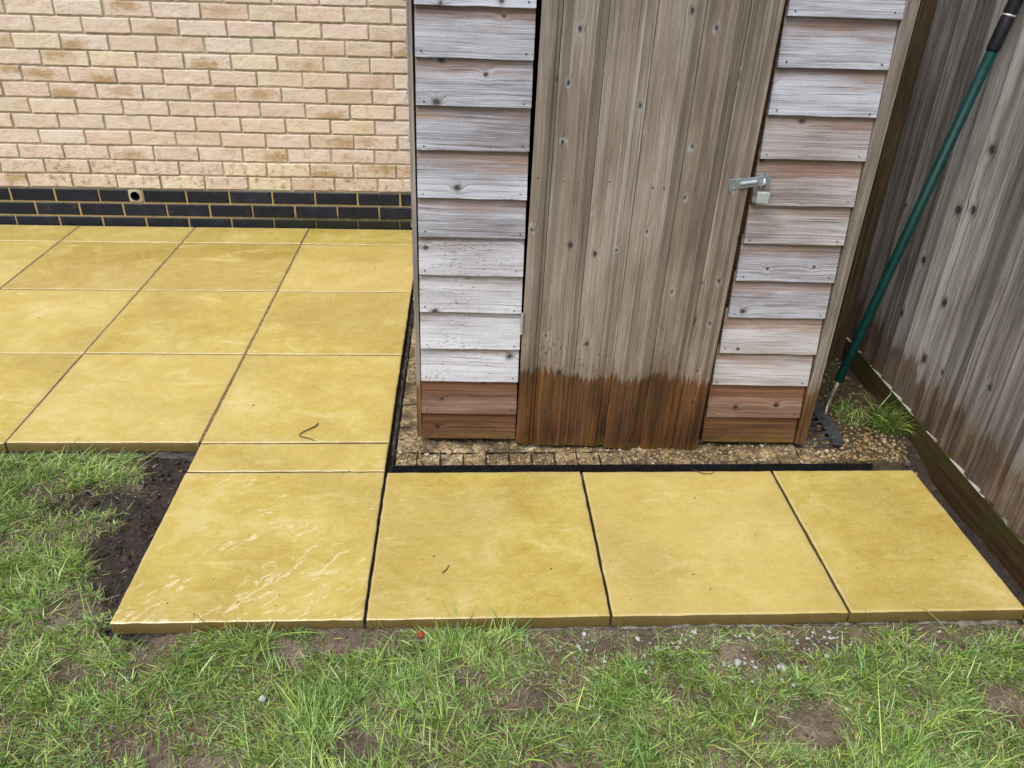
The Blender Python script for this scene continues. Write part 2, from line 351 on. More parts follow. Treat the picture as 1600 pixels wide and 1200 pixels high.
def slab_mat():
    t = NT('wet_yellow_paving'); p = t.wpos(); o = t.sep(t.coord()); r = t.orand()
    q = t.vadd(p, t.xyz(t.mul(r, 9.), t.mul(r, 5.), 0.0))
    n1 = t.noise(q, 3.2, 5, .6, .8); n2 = t.noise(q, 11., 5, .65, 1.0); n3 = t.noise(q, 60., 4, .6)
    col = t.ramp(t.add(t.add(t.mul(n1, .55), t.mul(n2, .40)), t.mul(n3, .10)), [(.30, c(166, 139, 58)), (.43, c(193, 168, 77)), (.55, c(207, 184, 95)), (.70, c(225, 209, 142))])
    col = t.mix(t.step(r, .45, .0), col, t.mix(.5, col, c(178, 148, 72)))
    col = t.mix(t.step(r, .55, 1.0), col, t.mix(.45, col, c(224, 200, 124)))
    # pale lime bloom in drifts
    bl = t.noise(t.vmul(q, (1., 2.3, 1)), 4.0, 6, .72, .6)
    col = t.mix(t.mul(t.step(bl, .54, .68), .55), col, c(234, 214, 146))
    gr = t.noise(q, 1.7, 3, .5, .4)
    col = t.mix(t.mul(t.step(gr, .46, .68), .42), col, c(172, 146, 76))
    md = t.noise(t.vmul(q, (1., 1.6, 1.)), 6.5, 6, .72, .8)
    col = t.mix(t.mul(t.step(md, .64, .74), .40), col, c(136, 116, 72))
    pt = t.noise(q, 330., 3, .6)
    col = t.mix(t.mul(t.step(pt, .56, .70), .22), col, c(140, 116, 60))
    col = t.mix(t.mul(t.step(pt, .44, .32), .22), col, c(236, 220, 160))
    ln = t.noise(t.vmul(q, (1., 3.2, 1.)), 7.0, 6, .75, 1.5)
    col = t.mix(t.mul(t.step(t.math('ABSOLUTE', t.math('SUBTRACT', ln, .5)), .014, .003), .45), col, c(232, 216, 158))
    # pale arrises and a faint grey margin beside the joints
    at = t.n.new('ShaderNodeAttribute'); at.attribute_name = 'edge'; e = at.outputs['Fac']
    col = t.mix(t.mul(t.step(e, .030, .004), t.add(.12, t.mul(n2, .35))), col, c(196, 176, 118))
    col = t.mix(t.mul(t.step(e, .007, .002), t.mul(t.step(n2, .35, .65), .4)), col, c(228, 214, 168))
    sp = t.noise(q, 95., 2, .5); sp2 = t.noise(q, 5., 2)
    col = t.mix(t.mul(t.step(t.add(sp, t.mul(sp2, .12)), .79, .83), .7), col, c(92, 74, 44))
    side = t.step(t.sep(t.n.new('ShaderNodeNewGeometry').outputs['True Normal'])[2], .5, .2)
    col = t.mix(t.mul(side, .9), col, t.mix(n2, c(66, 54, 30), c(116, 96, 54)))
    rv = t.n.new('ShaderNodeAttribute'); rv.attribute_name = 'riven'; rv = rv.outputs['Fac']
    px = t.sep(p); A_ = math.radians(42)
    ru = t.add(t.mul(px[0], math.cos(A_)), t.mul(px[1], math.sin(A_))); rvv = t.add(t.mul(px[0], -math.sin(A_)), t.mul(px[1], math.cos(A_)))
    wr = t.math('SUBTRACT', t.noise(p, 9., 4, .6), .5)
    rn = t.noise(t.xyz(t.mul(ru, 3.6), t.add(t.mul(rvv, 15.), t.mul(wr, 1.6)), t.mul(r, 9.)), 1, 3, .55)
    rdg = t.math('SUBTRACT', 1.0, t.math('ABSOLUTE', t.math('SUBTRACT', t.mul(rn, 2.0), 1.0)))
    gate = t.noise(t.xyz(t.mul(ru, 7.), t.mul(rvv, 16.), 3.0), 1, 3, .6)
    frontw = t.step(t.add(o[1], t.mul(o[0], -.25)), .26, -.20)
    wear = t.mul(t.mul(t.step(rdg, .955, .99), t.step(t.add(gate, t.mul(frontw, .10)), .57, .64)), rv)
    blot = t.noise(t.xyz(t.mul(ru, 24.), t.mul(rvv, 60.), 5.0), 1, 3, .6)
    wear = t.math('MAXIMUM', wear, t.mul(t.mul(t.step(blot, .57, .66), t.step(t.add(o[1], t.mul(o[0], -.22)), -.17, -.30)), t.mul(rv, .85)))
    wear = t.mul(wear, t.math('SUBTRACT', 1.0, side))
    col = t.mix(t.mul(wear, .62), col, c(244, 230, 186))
    ro = t.add(.06, t.add(t.mul(t.step(n1, .42, .68), .20), t.mul(t.step(bl, .5, .7), .20)))
    h = t.add(t.add(t.mul(n2, .6), t.mul(n3, .16)), t.mul(t.mul(rdg, t.add(.25, rv)), .9))
    return t.done(col, ro, t.bump(h, .16, .005), .55)
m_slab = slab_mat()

def simple(name, a, b_, scale=20., rough=.7, spec=.3, bump=.3, dist=.004, metal=None, detail=4):
    t = NT(name); p = t.wpos(); n = t.noise(p, scale, detail, .6); n2 = t.noise(p, scale * 6, 3)
    return t.done(t.mix(t.step(t.add(t.mul(n, .7), t.mul(n2, .3)), .35, .65), a, b_), rough, t.bump(t.add(n, t.mul(n2, .5)), bump, dist), spec, metal)
m_bed = simple('grey_bedding_mortar', c(92, 88, 80), c(150, 144, 132), 30, .85, .25, .8, .008)
m_joint = simple('brown_jointing_sand', c(112, 94, 58), c(168, 144, 92), 60, .85, .25, .8, .004)
m_haunch = simple('dark_wet_mortar', c(46, 45, 44), c(104, 100, 94), 45, .6, .4, 1.0, .01)
m_plastic = simple('black_plastic', (.006, .006, .007, 1), (.016, .016, .018, 1), 40, .38, .5, .1)
m_dark = simple('dark_interior_timber', c(60, 40, 28), c(92, 64, 46), 20, .9, .1)
m_steel = simple('zinc_plated_steel', c(168, 178, 184, 1.0), c(206, 214, 218, 1.0), 50, .34, .5, .05, metal=.75)
m_lock = simple('brushed_padlock', c(196, 206, 204, 1.05), c(222, 228, 224, 1.05), 80, .35, .5, .05, metal=.5)
m_nail = simple('dull_nail', c(52, 46, 42), c(92, 84, 76), 90, .6, .4, .1)
m_green = simple('dark_green_lacquer', c(2, 50, 48), c(6, 66, 60), 60, .5, .25, .05)
m_grip = simple('black_rubber', (.008, .008, .012, 1), (.016, .016, .022, 1), 60, .5, .4, .1)
m_rakehead = simple('dark_steel_rake', c(44, 46, 52), c(78, 80, 86), 60, .42, .5, .2)
m_tang = simple('worn_steel', c(120, 112, 100), c(172, 164, 152), 70, .4, .5, .1, metal=.6)
m_felt = simple('green_roof_felt', c(52, 60, 50), c(74, 80, 68), 60, .9)
m_twig = simple('dry_twig', c(60, 44, 28), c(96, 74, 48), 60, .8)
m_stone = simple('pale_stone', c(164, 163, 157), c(214, 213, 206), 60, .75)
m_soilclod = simple('damp_soil', c(34, 28, 24), c(84, 72, 62), 60, .8, .3, .8, .006)
m_crumble = simple('brown_soil_crumbs', c(72, 58, 46), c(140, 122, 102), 70, .9, .2, .6, .004)
m_redfrag = simple('red_brick_crumb', c(150, 62, 36), c(190, 92, 60), 90, .8)

def soil_mat():
    t = NT('lawn_soil'); p = t.wpos(); x = t.sep(p)
    n1 = t.noise(p, 7., 5, .62); n2 = t.noise(p, 45., 5, .68); n3 = t.noise(p, 230., 3, .6)
    col = t.ramp(t.add(t.add(t.mul(n1, .5), t.mul(n2, .35)), t.mul(n3, .15)), [(.32, c(70, 58, 48)), (.5, c(114, 99, 84)), (.64, c(166, 151, 132))])
    at = t.n.new('ShaderNodeAttribute'); at.attribute_name = 'wet'
    wetc = t.ramp(t.add(t.mul(n2, .6), t.mul(n3, .4)), [(.3, c(36, 30, 26)), (.55, c(66, 56, 49)), (.75, c(104, 92, 82))])
    col = t.mix(at.outputs['Fac'], col, wetc)
    far = t.n.new('ShaderNodeAttribute'); far.attribute_name = 'turf'
    col = t.mix(t.mul(far.outputs['Fac'], t.step(n2, .25, .6)), col, t.mix(n3, c(62, 84, 36), c(104, 132, 66)))
    ch = t.noise(p, 130., 2, .5)
    col = t.mix(t.mul(t.step(ch, .72, .76), .7), col, c(190, 180, 164))
    return t.done(col, .85, t.bump(t.add(t.mul(n2, 1.), t.mul(n3, .4)), .9, .012), .3)
m_soil = soil_mat()

def sand_mat():
    t = NT('sandy_grit'); p = t.wpos(); n1 = t.noise(p, 9., 5, .65); n2 = t.noise(p, 60., 4, .65); n3 = t.noise(p, 260., 3, .6)
    col = t.ramp(t.add(t.add(t.mul(n1, .4), t.mul(n2, .35)), t.mul(n3, .25)), [(.34, c(56, 47, 36)), (.45, c(112, 96, 72)), (.53, c(176, 154, 114)), (.62, c(232, 214, 172))])
    x = t.sep(p)
    damp = t.mul(t.step(x[0], 1.95, 2.12), t.add(.5, t.mul(n1, .7)))  # mossy damp by the fence, plus the corner's deep shade painted into the sand
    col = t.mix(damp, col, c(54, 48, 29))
    strip = t.mul(t.step(t.noise(p, 22., 4, .6), .46, .60), .72)
    col = t.mix(strip, col, c(88, 77, 59))
    return t.done(col, .9, t.bump(t.add(n2, t.mul(n3, .6)), 1.0, .008), .25)
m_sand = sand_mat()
def pebble_mat():
    t = NT('mixed_pebbles'); r = t.irand()
    col = t.ramp(r, [(0, c(120, 92, 50)), (.2, c(168, 136, 84)), (.4, c(204, 178, 128)), (.55, c(150, 126, 74)), (.7, c(92, 80, 58)), (.85, c(214, 202, 176)), (1, c(130, 104, 52))])
    n = t.noise(t.wpos(), 160., 3)
    yy = t.sep(t.wpos())
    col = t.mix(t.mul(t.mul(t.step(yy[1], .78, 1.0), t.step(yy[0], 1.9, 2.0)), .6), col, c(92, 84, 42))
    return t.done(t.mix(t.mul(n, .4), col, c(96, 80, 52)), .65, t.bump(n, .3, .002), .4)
m_pebble = pebble_mat()
def grass_mat():
    t = NT('grass_blades'); at = t.n.new('ShaderNodeAttribute'); at.attribute_name = 'col'
    t.done(at.outputs['Color'], .42, None, .4)
    tr = t.n.new('ShaderNodeBsdfTranslucent'); t.l.new(at.outputs['Color'], tr.inputs[0])
    mx = t.n.new('ShaderNodeMixShader'); mx.inputs[0].default_value = .25
    t.l.new(t.b.outputs[0], mx.inputs[1]); t.l.new(tr.outputs[0], mx.inputs[2])
    t.l.new(mx.outputs[0], t.n['Material Output'].inputs[0]); return t.m
m_grass = grass_mat()

# ================================================================== SETTING
P, S, CU = .605, .157, .245
YR = [0, P, P + S, 2 * P + S, 3 * P + S, 4 * P + S, 4 * P + S + CU]
YW = YR[-1] + .008                      # face of the house wall
LAWN = -.041
def in_patio(x, y, g=0.0):
    a = (y > YR[2] - g) & (x < P + g) & (x > -6 * P) & (y < YW)
    b = (y > -g) & (y < YR[2] + g) & (x > -g) & (x < P + g)
    d = (y > -g) & (y < P + g) & (x > -g) & (x < 2.279 + g)
    return a | b | d
def trench(x, y):                       # dug soil left of the first front slab
    d = (-.005 - x) + .0
    wdt = .06 + .15 * (fbm(y * 6 + 3, y * 0 + 1.5, 5, 3)) + .05 * sst(.5, .74, y) - .11 * sst(.26, .02, y) + .05 * (fbm(x * 22, y * 22, 15, 3) - .5)
    m = sst(wdt + .02, wdt - .03, d) * sst(-.04, .02, y) * sst(.80, .76, y) * (d > -.2)
    tongue = sst(1.0, .6, np.hypot((x + .225) / .19, (y - .525 - .12 * (x + .2)) / .085))
    return np.maximum(m * (d > -.1), tongue * .9)
BARE = [(1.00, -.205, .10, .055), (.86, -.14, .06, .035), (.62, -.33, .07, .05), (1.36, -.20, .06, .04), (1.62, -.30, .09, .07), (1.30, -.06, .14, .03),
        (2.02, -.055, .07, .04), (1.75, -.06, .10, .03), (.30, -.36, .12, .04), (.10, -.02, .07, .03), (-.05, -.10, .05, .04), (.55, -.045, .05, .03), (1.05, -.40, .12, .05), (.17, -.30, .08, .04),
        (1.52, -.10, .06, .035), (1.61, -.12, .05, .03), (-.12, .08, .07, .05), (-.42, .56, .06, .04), (2.1, -.25, .10, .06), (.75, -.045, .04, .02), (.42, -.07, .06, .03)]
def bare(x, y):
    b = np.zeros_like(x)
    wx = x + .06 * (fbm(x * 16, y * 16, 3) - .5); wy = y + .06 * (fbm(x * 16, y * 16, 9) - .5)
    for (a, q, ra, rb) in BARE:
        b = np.maximum(b, sst(1.25, .65, np.hypot((wx - a) / ra, (wy - q) / rb)))
    return b
def ground_z(x, y):
    x = np.asarray(x, float); y = np.asarray(y, float)
    z = LAWN + .016 * (fbm(x * 4, y * 4, 21) - .5) + .012 * (fbm(x * 22, y * 22, 31) - .5) + .006 * (fbm(x * 70, y * 70, 41, 2) - .5)
    z = z - .012 * bare(x, y) + .013 * sst(-.10, -.02, y) * sst(1.05, .90, x) * sst(-.1, .0, x) * (y < .03)
    tr = trench(x, y); z = z - tr * (.020 - .05 * (fbm(x * 26, y * 26, 51) - .5))
    fg = sst(2.27, 2.31, x) * sst(2.42, 2.38, x) * (y < 2.8)           # slot between paving and gravel board
    z = z - fg * .045 * sst(.80, .60, y)
    z = np.where(in_patio(x, y, -.012) | ((x > P) & (x < 2.36) & (y > .64) & (y < YW)), -.075, z)
    z = np.where(y > YW + .02, -.3, z)
    return z
def axis(lo, hi, step, far):
    a = list(np.arange(lo, hi + 1e-6, step)); s_ = step; p = hi
    while p < far: s_ *= 1.6; p += s_; a.append(p)
    s_ = step; p = lo
    while p > -far: s_ *= 1.6; p -= s_; a.insert(0, p)
    return np.array(a)
gx, gy = axis(-2.0, 2.5, .0125, 150), axis(-1.2, 1.0, .0125, 150)
GX, GY = np.meshgrid(gx, gy); GZ = ground_z(GX, GY)
nx, ny = len(gx), len(gy)
idx = np.arange(nx * ny).reshape(ny, nx)
gf = np.stack([idx[:-1, :-1], idx[:-1, 1:], idx[1:, 1:], idx[1:, :-1]], -1).reshape(-1, 4)
def fast_mesh(name, V, F, m, smooth=True, attrs=None):
    me = bpy.data.meshes.new(name); V = np.asarray(V, np.float32); F = np.asarray(F, np.int32)
    me.vertices.add(len(V)); me.vertices.foreach_set('co', V.ravel())
    k = F.shape[1]; me.loops.add(F.size); me.polygons.add(len(F))
    me.loops.foreach_set('vertex_index', F.ravel()); me.polygons.foreach_set('loop_start', np.arange(len(F), dtype=np.int32) * k)
    me.update(calc_edges=True)
    me.polygons.foreach_set('use_smooth', np.full(len(F), smooth)); me.materials.append(m)
    for n_, a in (attrs or {}).items():
        if a.ndim == 1:
            at = me.attributes.new(n_, 'FLOAT', 'POINT'); at.data.foreach_set('value', a.astype(np.float32))
        else:
            at = me.attributes.new(n_, 'FLOAT_COLOR', 'POINT'); at.data.foreach_set('color', np.concatenate([a, np.ones((len(a), 1))], 1).astype(np.float32).ravel())
    return me
wetm = np.maximum(trench(GX, GY), sst(2.26, 2.3, GX) * (GY < 3)).ravel()
inner = sst(-1.9, -1.5, GX) * sst(3.2, 2.5, GX) * sst(-1.2, -.9, GY) * sst(4, 2.9, GY)
ground = obj('ground', fast_mesh('ground', np.stack([GX, GY, GZ], -1).reshape(-1, 3), gf, m_soil, True, {'wet': wetm, 'turf': (1 - inner).ravel()}))
tag(ground, 'lawn soil with bare muddy patches', kind='structure')

# ------------------------------------------------------------------ patio
G = .004                                    # half joint
bed = MB()
bed.box(-6 * P + .01, P - .014, YR[2] + .012, YR[-1], -.072, -.0365)
bed.box(.012, P - .014, .016, YR[2] + .012, -.072, -.0365)
bed.box(P - .014, 2.262, .016, P - .02, -.072, -.0365)
patio = bed.build('patio', m_bed); tag(patio, 'wet yellow riven paving slabs laid in an L', kind='structure')
def slab(x0, x1, y0, y1, seed, amp=1.0, tilt=0.0, riv=.12):
    cx, cy = (x0 + x1) / 2, (y0 + y1) / 2; hx, hy = (x1 - x0) / 2 - G, (y1 - y0) / 2 - G
    def ax(h):
        n = max(6, int(h * 2 / .0125)); e = [-h, -h + .0012, -h + .004, -h + .009]
        return np.array(e + list(np.linspace(-h + .018, h - .018, n)) + [-q for q in e[::-1]])
    xs, ys = ax(hx), ax(hy); X, Y = np.meshgrid(xs, ys)
    ed = np.minimum(hx - np.abs(X), hy - np.abs(Y))
    wx, wy = X + cx, Y + cy
    a = math.radians(28 + 26 * (vnoise(seed * 3.7, 1.2, 2) - .5)); u = wx * math.cos(a) + wy * math.sin(a); v = -wx * math.sin(a) + wy * math.cos(a)
    wv = v + .05 * (fbm(u * 5, v * 5, seed) - .5)
    n1 = fbm(u * 2.2, wv * 9, seed + 3, 4); rid = 1 - np.abs(2 * fbm(u * 3.0, wv * 15, seed + 5, 3) - 1)
    lay = fbm(u * 1.8, wv * 5.5, seed + 8, 3); steps = (np.floor(lay * 9) + sst(.80, 1.0, (lay * 9) % 1)) / 9.0
    h = amp * (.0022 * (n1 - .5) + .0012 * (rid - .7) + .0075 * (steps - .5))
    h = h * sst(.0, .05, ed)
    Z = h - .0026 * np.clip(1 - ed / .0045, 0, 1) ** 2.2
    jx = .0015 * (fbm(wy * 30, wy * 0 + seed, 7, 2) - .5) * 2 * (np.abs(X) > hx - .0045) * np.sign(X)
    jy = .0015 * (fbm(wx * 30, wx * 0 + seed, 8, 2) - .5) * 2 * (np.abs(Y) > hy - .0045) * np.sign(Y)
    V = list(np.stack([X + jx, Y + jy, Z + tilt * X], -1).reshape(-1, 3)); n, m_ = len(xs), len(ys)
    I = np.arange(n * m_).reshape(m_, n)
    F = [tuple(q) for q in np.stack([I[:-1, :-1], I[:-1, 1:], I[1:, 1:], I[1:, :-1]], -1).reshape(-1, 4)]
    loop = list(I[0, :]) + list(I[1:, -1]) + list(I[-1, :-1][::-1]) + list(I[1:-1, 0][::-1])
    b0 = len(V); ee = list(ed.ravel())
    for k in loop:
        p = V[k]; V.append(np.array([p[0], p[1], -.037])); ee.append(.02)
    L_ = len(loop)
    F += [(loop[(k + 1) % L_], loop[k], b0 + k, b0 + (k + 1) % L_) for k in range(L_)]
    me = mesh('slab', V, F, m_slab, True)
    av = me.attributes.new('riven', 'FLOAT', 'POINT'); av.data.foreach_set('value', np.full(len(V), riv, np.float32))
    at = me.attributes.new('edge', 'FLOAT', 'POINT'); at.data.foreach_set('value', np.array(ee, np.float32))
    o = obj('slab', me, patio, (cx, cy, random.uniform(-.0015, .0012)), (math.radians(random.uniform(-.12, .12)), math.radians(random.uniform(-.12, .12)), math.radians(random.uniform(-.10, .10)))); return o
sn = 0
for j in (2, 3, 4, 5):
    for i in range(-6, 1):
        sn += 1; slab(i * P, (i + 1) * P, YR[j], YR[j + 1], sn, .5)
slab(0, P, YR[1], YR[2], 71, .4)
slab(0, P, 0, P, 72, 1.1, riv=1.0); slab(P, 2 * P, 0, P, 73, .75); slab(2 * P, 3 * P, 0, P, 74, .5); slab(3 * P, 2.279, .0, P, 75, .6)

jt = MB()
for k in range(-5, 1): jt.box(k * P - .006, k * P + .006, YR[2] + .012, YR[-1], -.036, -.0040)
for j in (3, 4, 5):
    for k in range(-6, 1): jt.box(k * P + .0065, (k + 1) * P - .0065, YR[j] - .006, YR[j] + .006, -.036, -.0036)
jt.box(.004, P - .004, YR[2] - .006, YR[2] + .006, -.036, -.008); jt.box(.004, P - .004, YR[1] - .006, YR[1] + .006, -.036, -.010)
jt.build('jointing', m_joint, patio)
def lump_strip(name, pts, width, hz, m, parent, seed, rough=.012, nu=120, nv=8):
    """irregular mortar left along an edge: pts two end points on the ground, width across (to the right of travel)"""
    a, b = np.array(pts[0], float), np.array(pts[1], float); d = (b - a) / np.linalg.norm(b - a); n_ = np.array([d[1], -d[0], 0])
    U, Vv = np.meshgrid(np.linspace(0, 1, nu), np.linspace(0, 1, nv)); Ln = np.linalg.norm(b - a)
    wv = width * (.55 + .8 * fbm(U * Ln * 9, U * 0, seed, 3))
    B = a + d * (U * Ln)[..., None] + n_ * (Vv * wv)[..., None]
    prof = (1 - Vv ** 1.6)
    B[..., 2] += hz * prof - (1 - prof) * .03 + rough * (fbm(U * Ln * 35, Vv * 3, seed + 2, 4) - .5) * 2 * (.4 + prof)
    I = np.arange(nu * nv).reshape(nv, nu)
    F = np.stack([I[:-1, :-1], I[:-1, 1:], I[1:, 1:], I[1:, :-1]], -1).reshape(-1, 4)
    return obj(name, fast_mesh(name, B.reshape(-1, 3), F, m), parent)
lump_strip('mortar_bed', ((.95, .014, -.058), (2.27, .014, -.058)), .055, .018, m_bed, patio, 3)
lump_strip('mortar_bed', ((.02, .014, -.062), (.95, .014, -.062)), .03, .014, m_haunch, patio, 4)
lump_strip('mortar_bed', ((-2.2, YR[2] + .016, -.058), (.0, YR[2] + .016, -.058)), .03, .012, m_haunch, patio, 5)
lump_strip('mortar_bed', ((.012, P + S - .01, -.062), (.012, .45, -.062)), .035, .02, m_bed, patio, 6, .014, 60)

# ------------------------------------------------------------------ house wall
wall = empty('house_wall', (0, YW, 0))
tag(wall, 'buff brick house wall with dark blue bricks along its foot', 'wall')
ZC, X0 = .1986, -1.5342
HX, HZ = X0 + 3 * .225 - .033, ZC - .0375            # weep pipe
def panels(m_, z0, z1, y=.006, hole=False, x0=-3.9, x1=2.75):
    b = MB()
    if hole:
        r = .034
        for (a0, a1, b0, b1) in ((x0, HX - r, z0, z1), (HX + r, x1, z0, z1), (HX - r, HX + r, z0, HZ - r), (HX - r, HX + r, HZ + r, z1)):
            b.add([(a0, y, b0), (a1, y, b0), (a1, y, b1), (a0, y, b1)], [(0, 1, 2, 3)])
    else:
        b.add([(x0, y, z0), (x1, y, z0), (x1, y, z1), (x0, y, z1)], [(0, 1, 2, 3)])
    return b
panels(m_mortar, ZC - .004, 5.2, .0075).build('mortar', m_mortar, wall)
panels(m_mortar_y, -.3, ZC - .004, .005, True).build('mortar', m_mortar_y, wall)
MB().box(-3.9, 2.75, .12, .30, -.3, 5.2).build('inner_leaf', m_dark, wall)
def brick_mesh(name, L_, H_, m_, seed, rough=1.0, depth=.05):
    nx_, nz_ = 14, 5
    xs = np.array([-.5, -.485] + list(np.linspace(-.42, .42, nx_ - 4)) + [.485, .5]) * L_
    zs = np.array([-.5, -.44, 0, .44, .5]) * H_
    V = []; B_ = []
    for j, z in enumerate(zs):
        for i, x in enumerate(xs):
            eb = i in (0, nx_ - 1) or j in (0, nz_ - 1)
            jz = rough * .0026 * (2 * vnoise(x * 60 + 50, j * 7.1, seed) - 1) if j in (0, nz_ - 1) else 0
            jx = rough * .0024 * (2 * vnoise(z * 60 + 50, i * 3.3, seed + 5) - 1) if i in (0, nx_ - 1) else 0
            y = rough * .0022 * (2 * fbm(x * 18 + 9, z * 30 + 9, seed + 2) - 1) + (.0028 if eb else 0)
            V.append((x + jx, y, z + jz))
    F = [(j * nx_ + i, j * nx_ + i + 1, (j + 1) * nx_ + i + 1, (j + 1) * nx_ + i) for j in range(nz_ - 1) for i in range(nx_ - 1)]
    loop = [i for i in range(nx_)] + [j * nx_ + nx_ - 1 for j in range(1, nz_)] + [(nz_ - 1) * nx_ + i for i in range(nx_ - 2, -1, -1)] + [j * nx_ for j in range(nz_ - 2, 0, -1)]
    b0 = len(V); V += [(V[k][0], depth, V[k][2]) for k in loop]; n = len(loop)
    F += [(loop[(k + 1) % n], loop[k], b0 + k, b0 + (k + 1) % n) for k in range(n)]
    return mesh(name, V, F, m_)
buffs = [brick_mesh('brick', .2155, .0655, m_brick, 100 + k) for k in range(14)]
blues = [brick_mesh('blue_brick', .2145, .0645, m_blue, 200 + k, .35) for k in range(4)]
far_bricks = MB(); nb = 0
for k in range(-3, 66):                       # courses counted from the top of the blue band
    zc_ = ZC + .075 * k + .0375
    off = X0 + (.1125 if k % 2 == 0 else 0) + random.uniform(-.006, .006)
    for i in range(-10, 19):
        xl = off + .225 * i; xc = xl + .1125
        if xc < -3.8 or xc > 2.6: continue
        jit = random.uniform(-.0015, .0015)
        if k == -1 and abs(xl - (HX - .19)) < .02 + .006:            # the brick the pipe cuts short
            me = brick_mesh('blue_brick', .150, .0645, m_blue, 333, .35)
            obj('blue_brick', me, wall, (xl + .080, 0, zc_)); continue
        near = -1.95 < xc < .78 and k < 14
        if k < 0:
            obj('blue_brick', random.choice(blues), wall, (xc + jit, random.uniform(-.0008, .0008), zc_))
        elif near:
            nb += 1
            obj('brick', random.choice(buffs), wall, (xc + jit, random.uniform(-.003, .003), zc_ + random.uniform(-.0015, .0015)), (0, math.radians(random.uniform(-.5, .5)), math.radians(random.uniform(-.6, .6))))
        else:
            h_, l_ = .0325, .1075
            far_bricks.box(xc - l_, xc + l_, random.uniform(-.002, .002), .05, zc_ - h_, zc_ + h_)
fb = far_bricks.build('upper_bricks', m_brick_far, wall); fb['kind'] = 'stuff'
pipe = MB(); n = 20                            # weep pipe set in a square of mortar
sq, ci, bk = [], [], []
for q in range(n):
    a = 2 * math.pi * q / n; ca, sa = math.cos(a), math.sin(a); k = .0345 / max(abs(ca), abs(sa))
    sq.append((HX + ca * k, .001 if abs(sa) < .9 else .002, HZ + sa * k)); ci.append((HX + .0235 * ca, -.001, HZ + .0235 * sa)); bk.append((HX + .0235 * ca, .10, HZ + .0235 * sa))
pipe.add(sq + ci, [(q, (q + 1) % n, n + (q + 1) % n, n + q) for q in range(n)])
pipe.build('pipe_surround', m_mortar, wall)
pp = MB(); inn = [(HX + (x - HX) * .93, -.0035, HZ + (z - HZ) * .93) for x, y, z in ci]; out = [(x, -.0035, z) for x, y, z in ci]
inb = [(x, .10, z) for x, y, z in inn]
pp.add(out + inn, [(q, (q + 1) % n, n + (q + 1) % n, n + q) for q in range(n)])
pp.add(out + ci, [((q + 1) % n, q, n + q, n + (q + 1) % n) for q in range(n)])
pp.add(inn + inb, [(q, (q + 1) % n, n + (q + 1) % n, n + q) for q in range(n)]); pp.add(inb, [tuple(range(n))])
pp.build('weep_pipe', m_plastic, wall)
MB().box(-4.0, 2.8, -.28, .3, 5.2, 5.4).build('eaves', simple('white_soffit', c(214, 214, 210), c(226, 226, 222)), wall)

# ------------------------------------------------------------------ shed base: plastic grid, sand and grit
def sand_z(x, y):
    z = -.025 + .018 * (fbm(x * 9, y * 9, 61) - .5) + .018 * (fbm(x * 50, y * 50, 71, 3) - .5) + .010 * sst(1.15, 1.5, x) * sst(.80, .70, y) + .008 * sst(.70, .76, y) * sst(2.0, 1.9, x)
    z = z - .012 * sst(2.0, 2.25, x) * sst(.7, .9, y)
    z = z - .05 * sst(.672, .652, y) * sst(2.20, 2.16, x)
    z = z - .07 * sst(2.27 + .03 * (fbm(y * 20, y * 0, 6, 2) - .5), 2.33, x) * sst(.84, .70, y)
    return z
xs = np.arange(.628, 2.392, .008); ys = np.concatenate([np.arange(.600, 1.0, .006), np.arange(1.0, YW, .04)])
X, Y = np.meshgrid(xs, ys); I = np.arange(X.size).reshape(X.shape)
SZ = np.where((Y < .652) & (X < 2.18), -.085, sand_z(X, Y))
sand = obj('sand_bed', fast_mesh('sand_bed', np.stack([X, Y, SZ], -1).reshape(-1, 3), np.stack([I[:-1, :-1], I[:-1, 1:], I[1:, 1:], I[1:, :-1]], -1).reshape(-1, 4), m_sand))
tag(sand, 'sandy grit under and in front of the shed', kind='structure')
grid = empty('plastic_ground_grid', (.622, .655, -.05))
tag(grid, 'black plastic ground grid filled with sand along the shed front', 'ground grid')
fr = MB(); fr.box(0, 1.55, -.004, .000, -.012, .036); fr.box(-.004, 0, -.004, .9, -.012, .034)
for k in range(0, 21): fr.box(.02 + k * .075, .028 + k * .075, -.009, -.004, -.012, .030)
fr.build('edge_strip', m_plastic, grid)
for k in range(20):
    wb = MB(); x = .072 + k * .0735
    nseg = 6
    for q in range(nseg):
        y0, y1 = .0 + q * .014, .0 + (q + 1) * .014
        wb.box(x - .0014 + random.uniform(-.0008, .0008), x + .0014, y0, y1, -.012, .034 + random.uniform(-.003, .001))
    wb.build('cell_wall', m_plastic, grid)
for k in range(18):
    x = .072 + k * .0735
    MB().box(x + .003, x + .070, .0735, .0762, -.012, .0335 + random.uniform(-.004, .0005)).build('cell_wall', m_plastic, grid)
for k in range(8):
    MB().box(.003, .068, .075 + k * .0735, .0778 + k * .0735, -.012, .032).build('cell_wall', m_plastic, grid)
lump_strip('mortar_haunch', ((P + .006, 2.7, -.05), (P + .006, .70, -.05)), -.05, .030, m_haunch, patio, 8, .016, 200, 10)

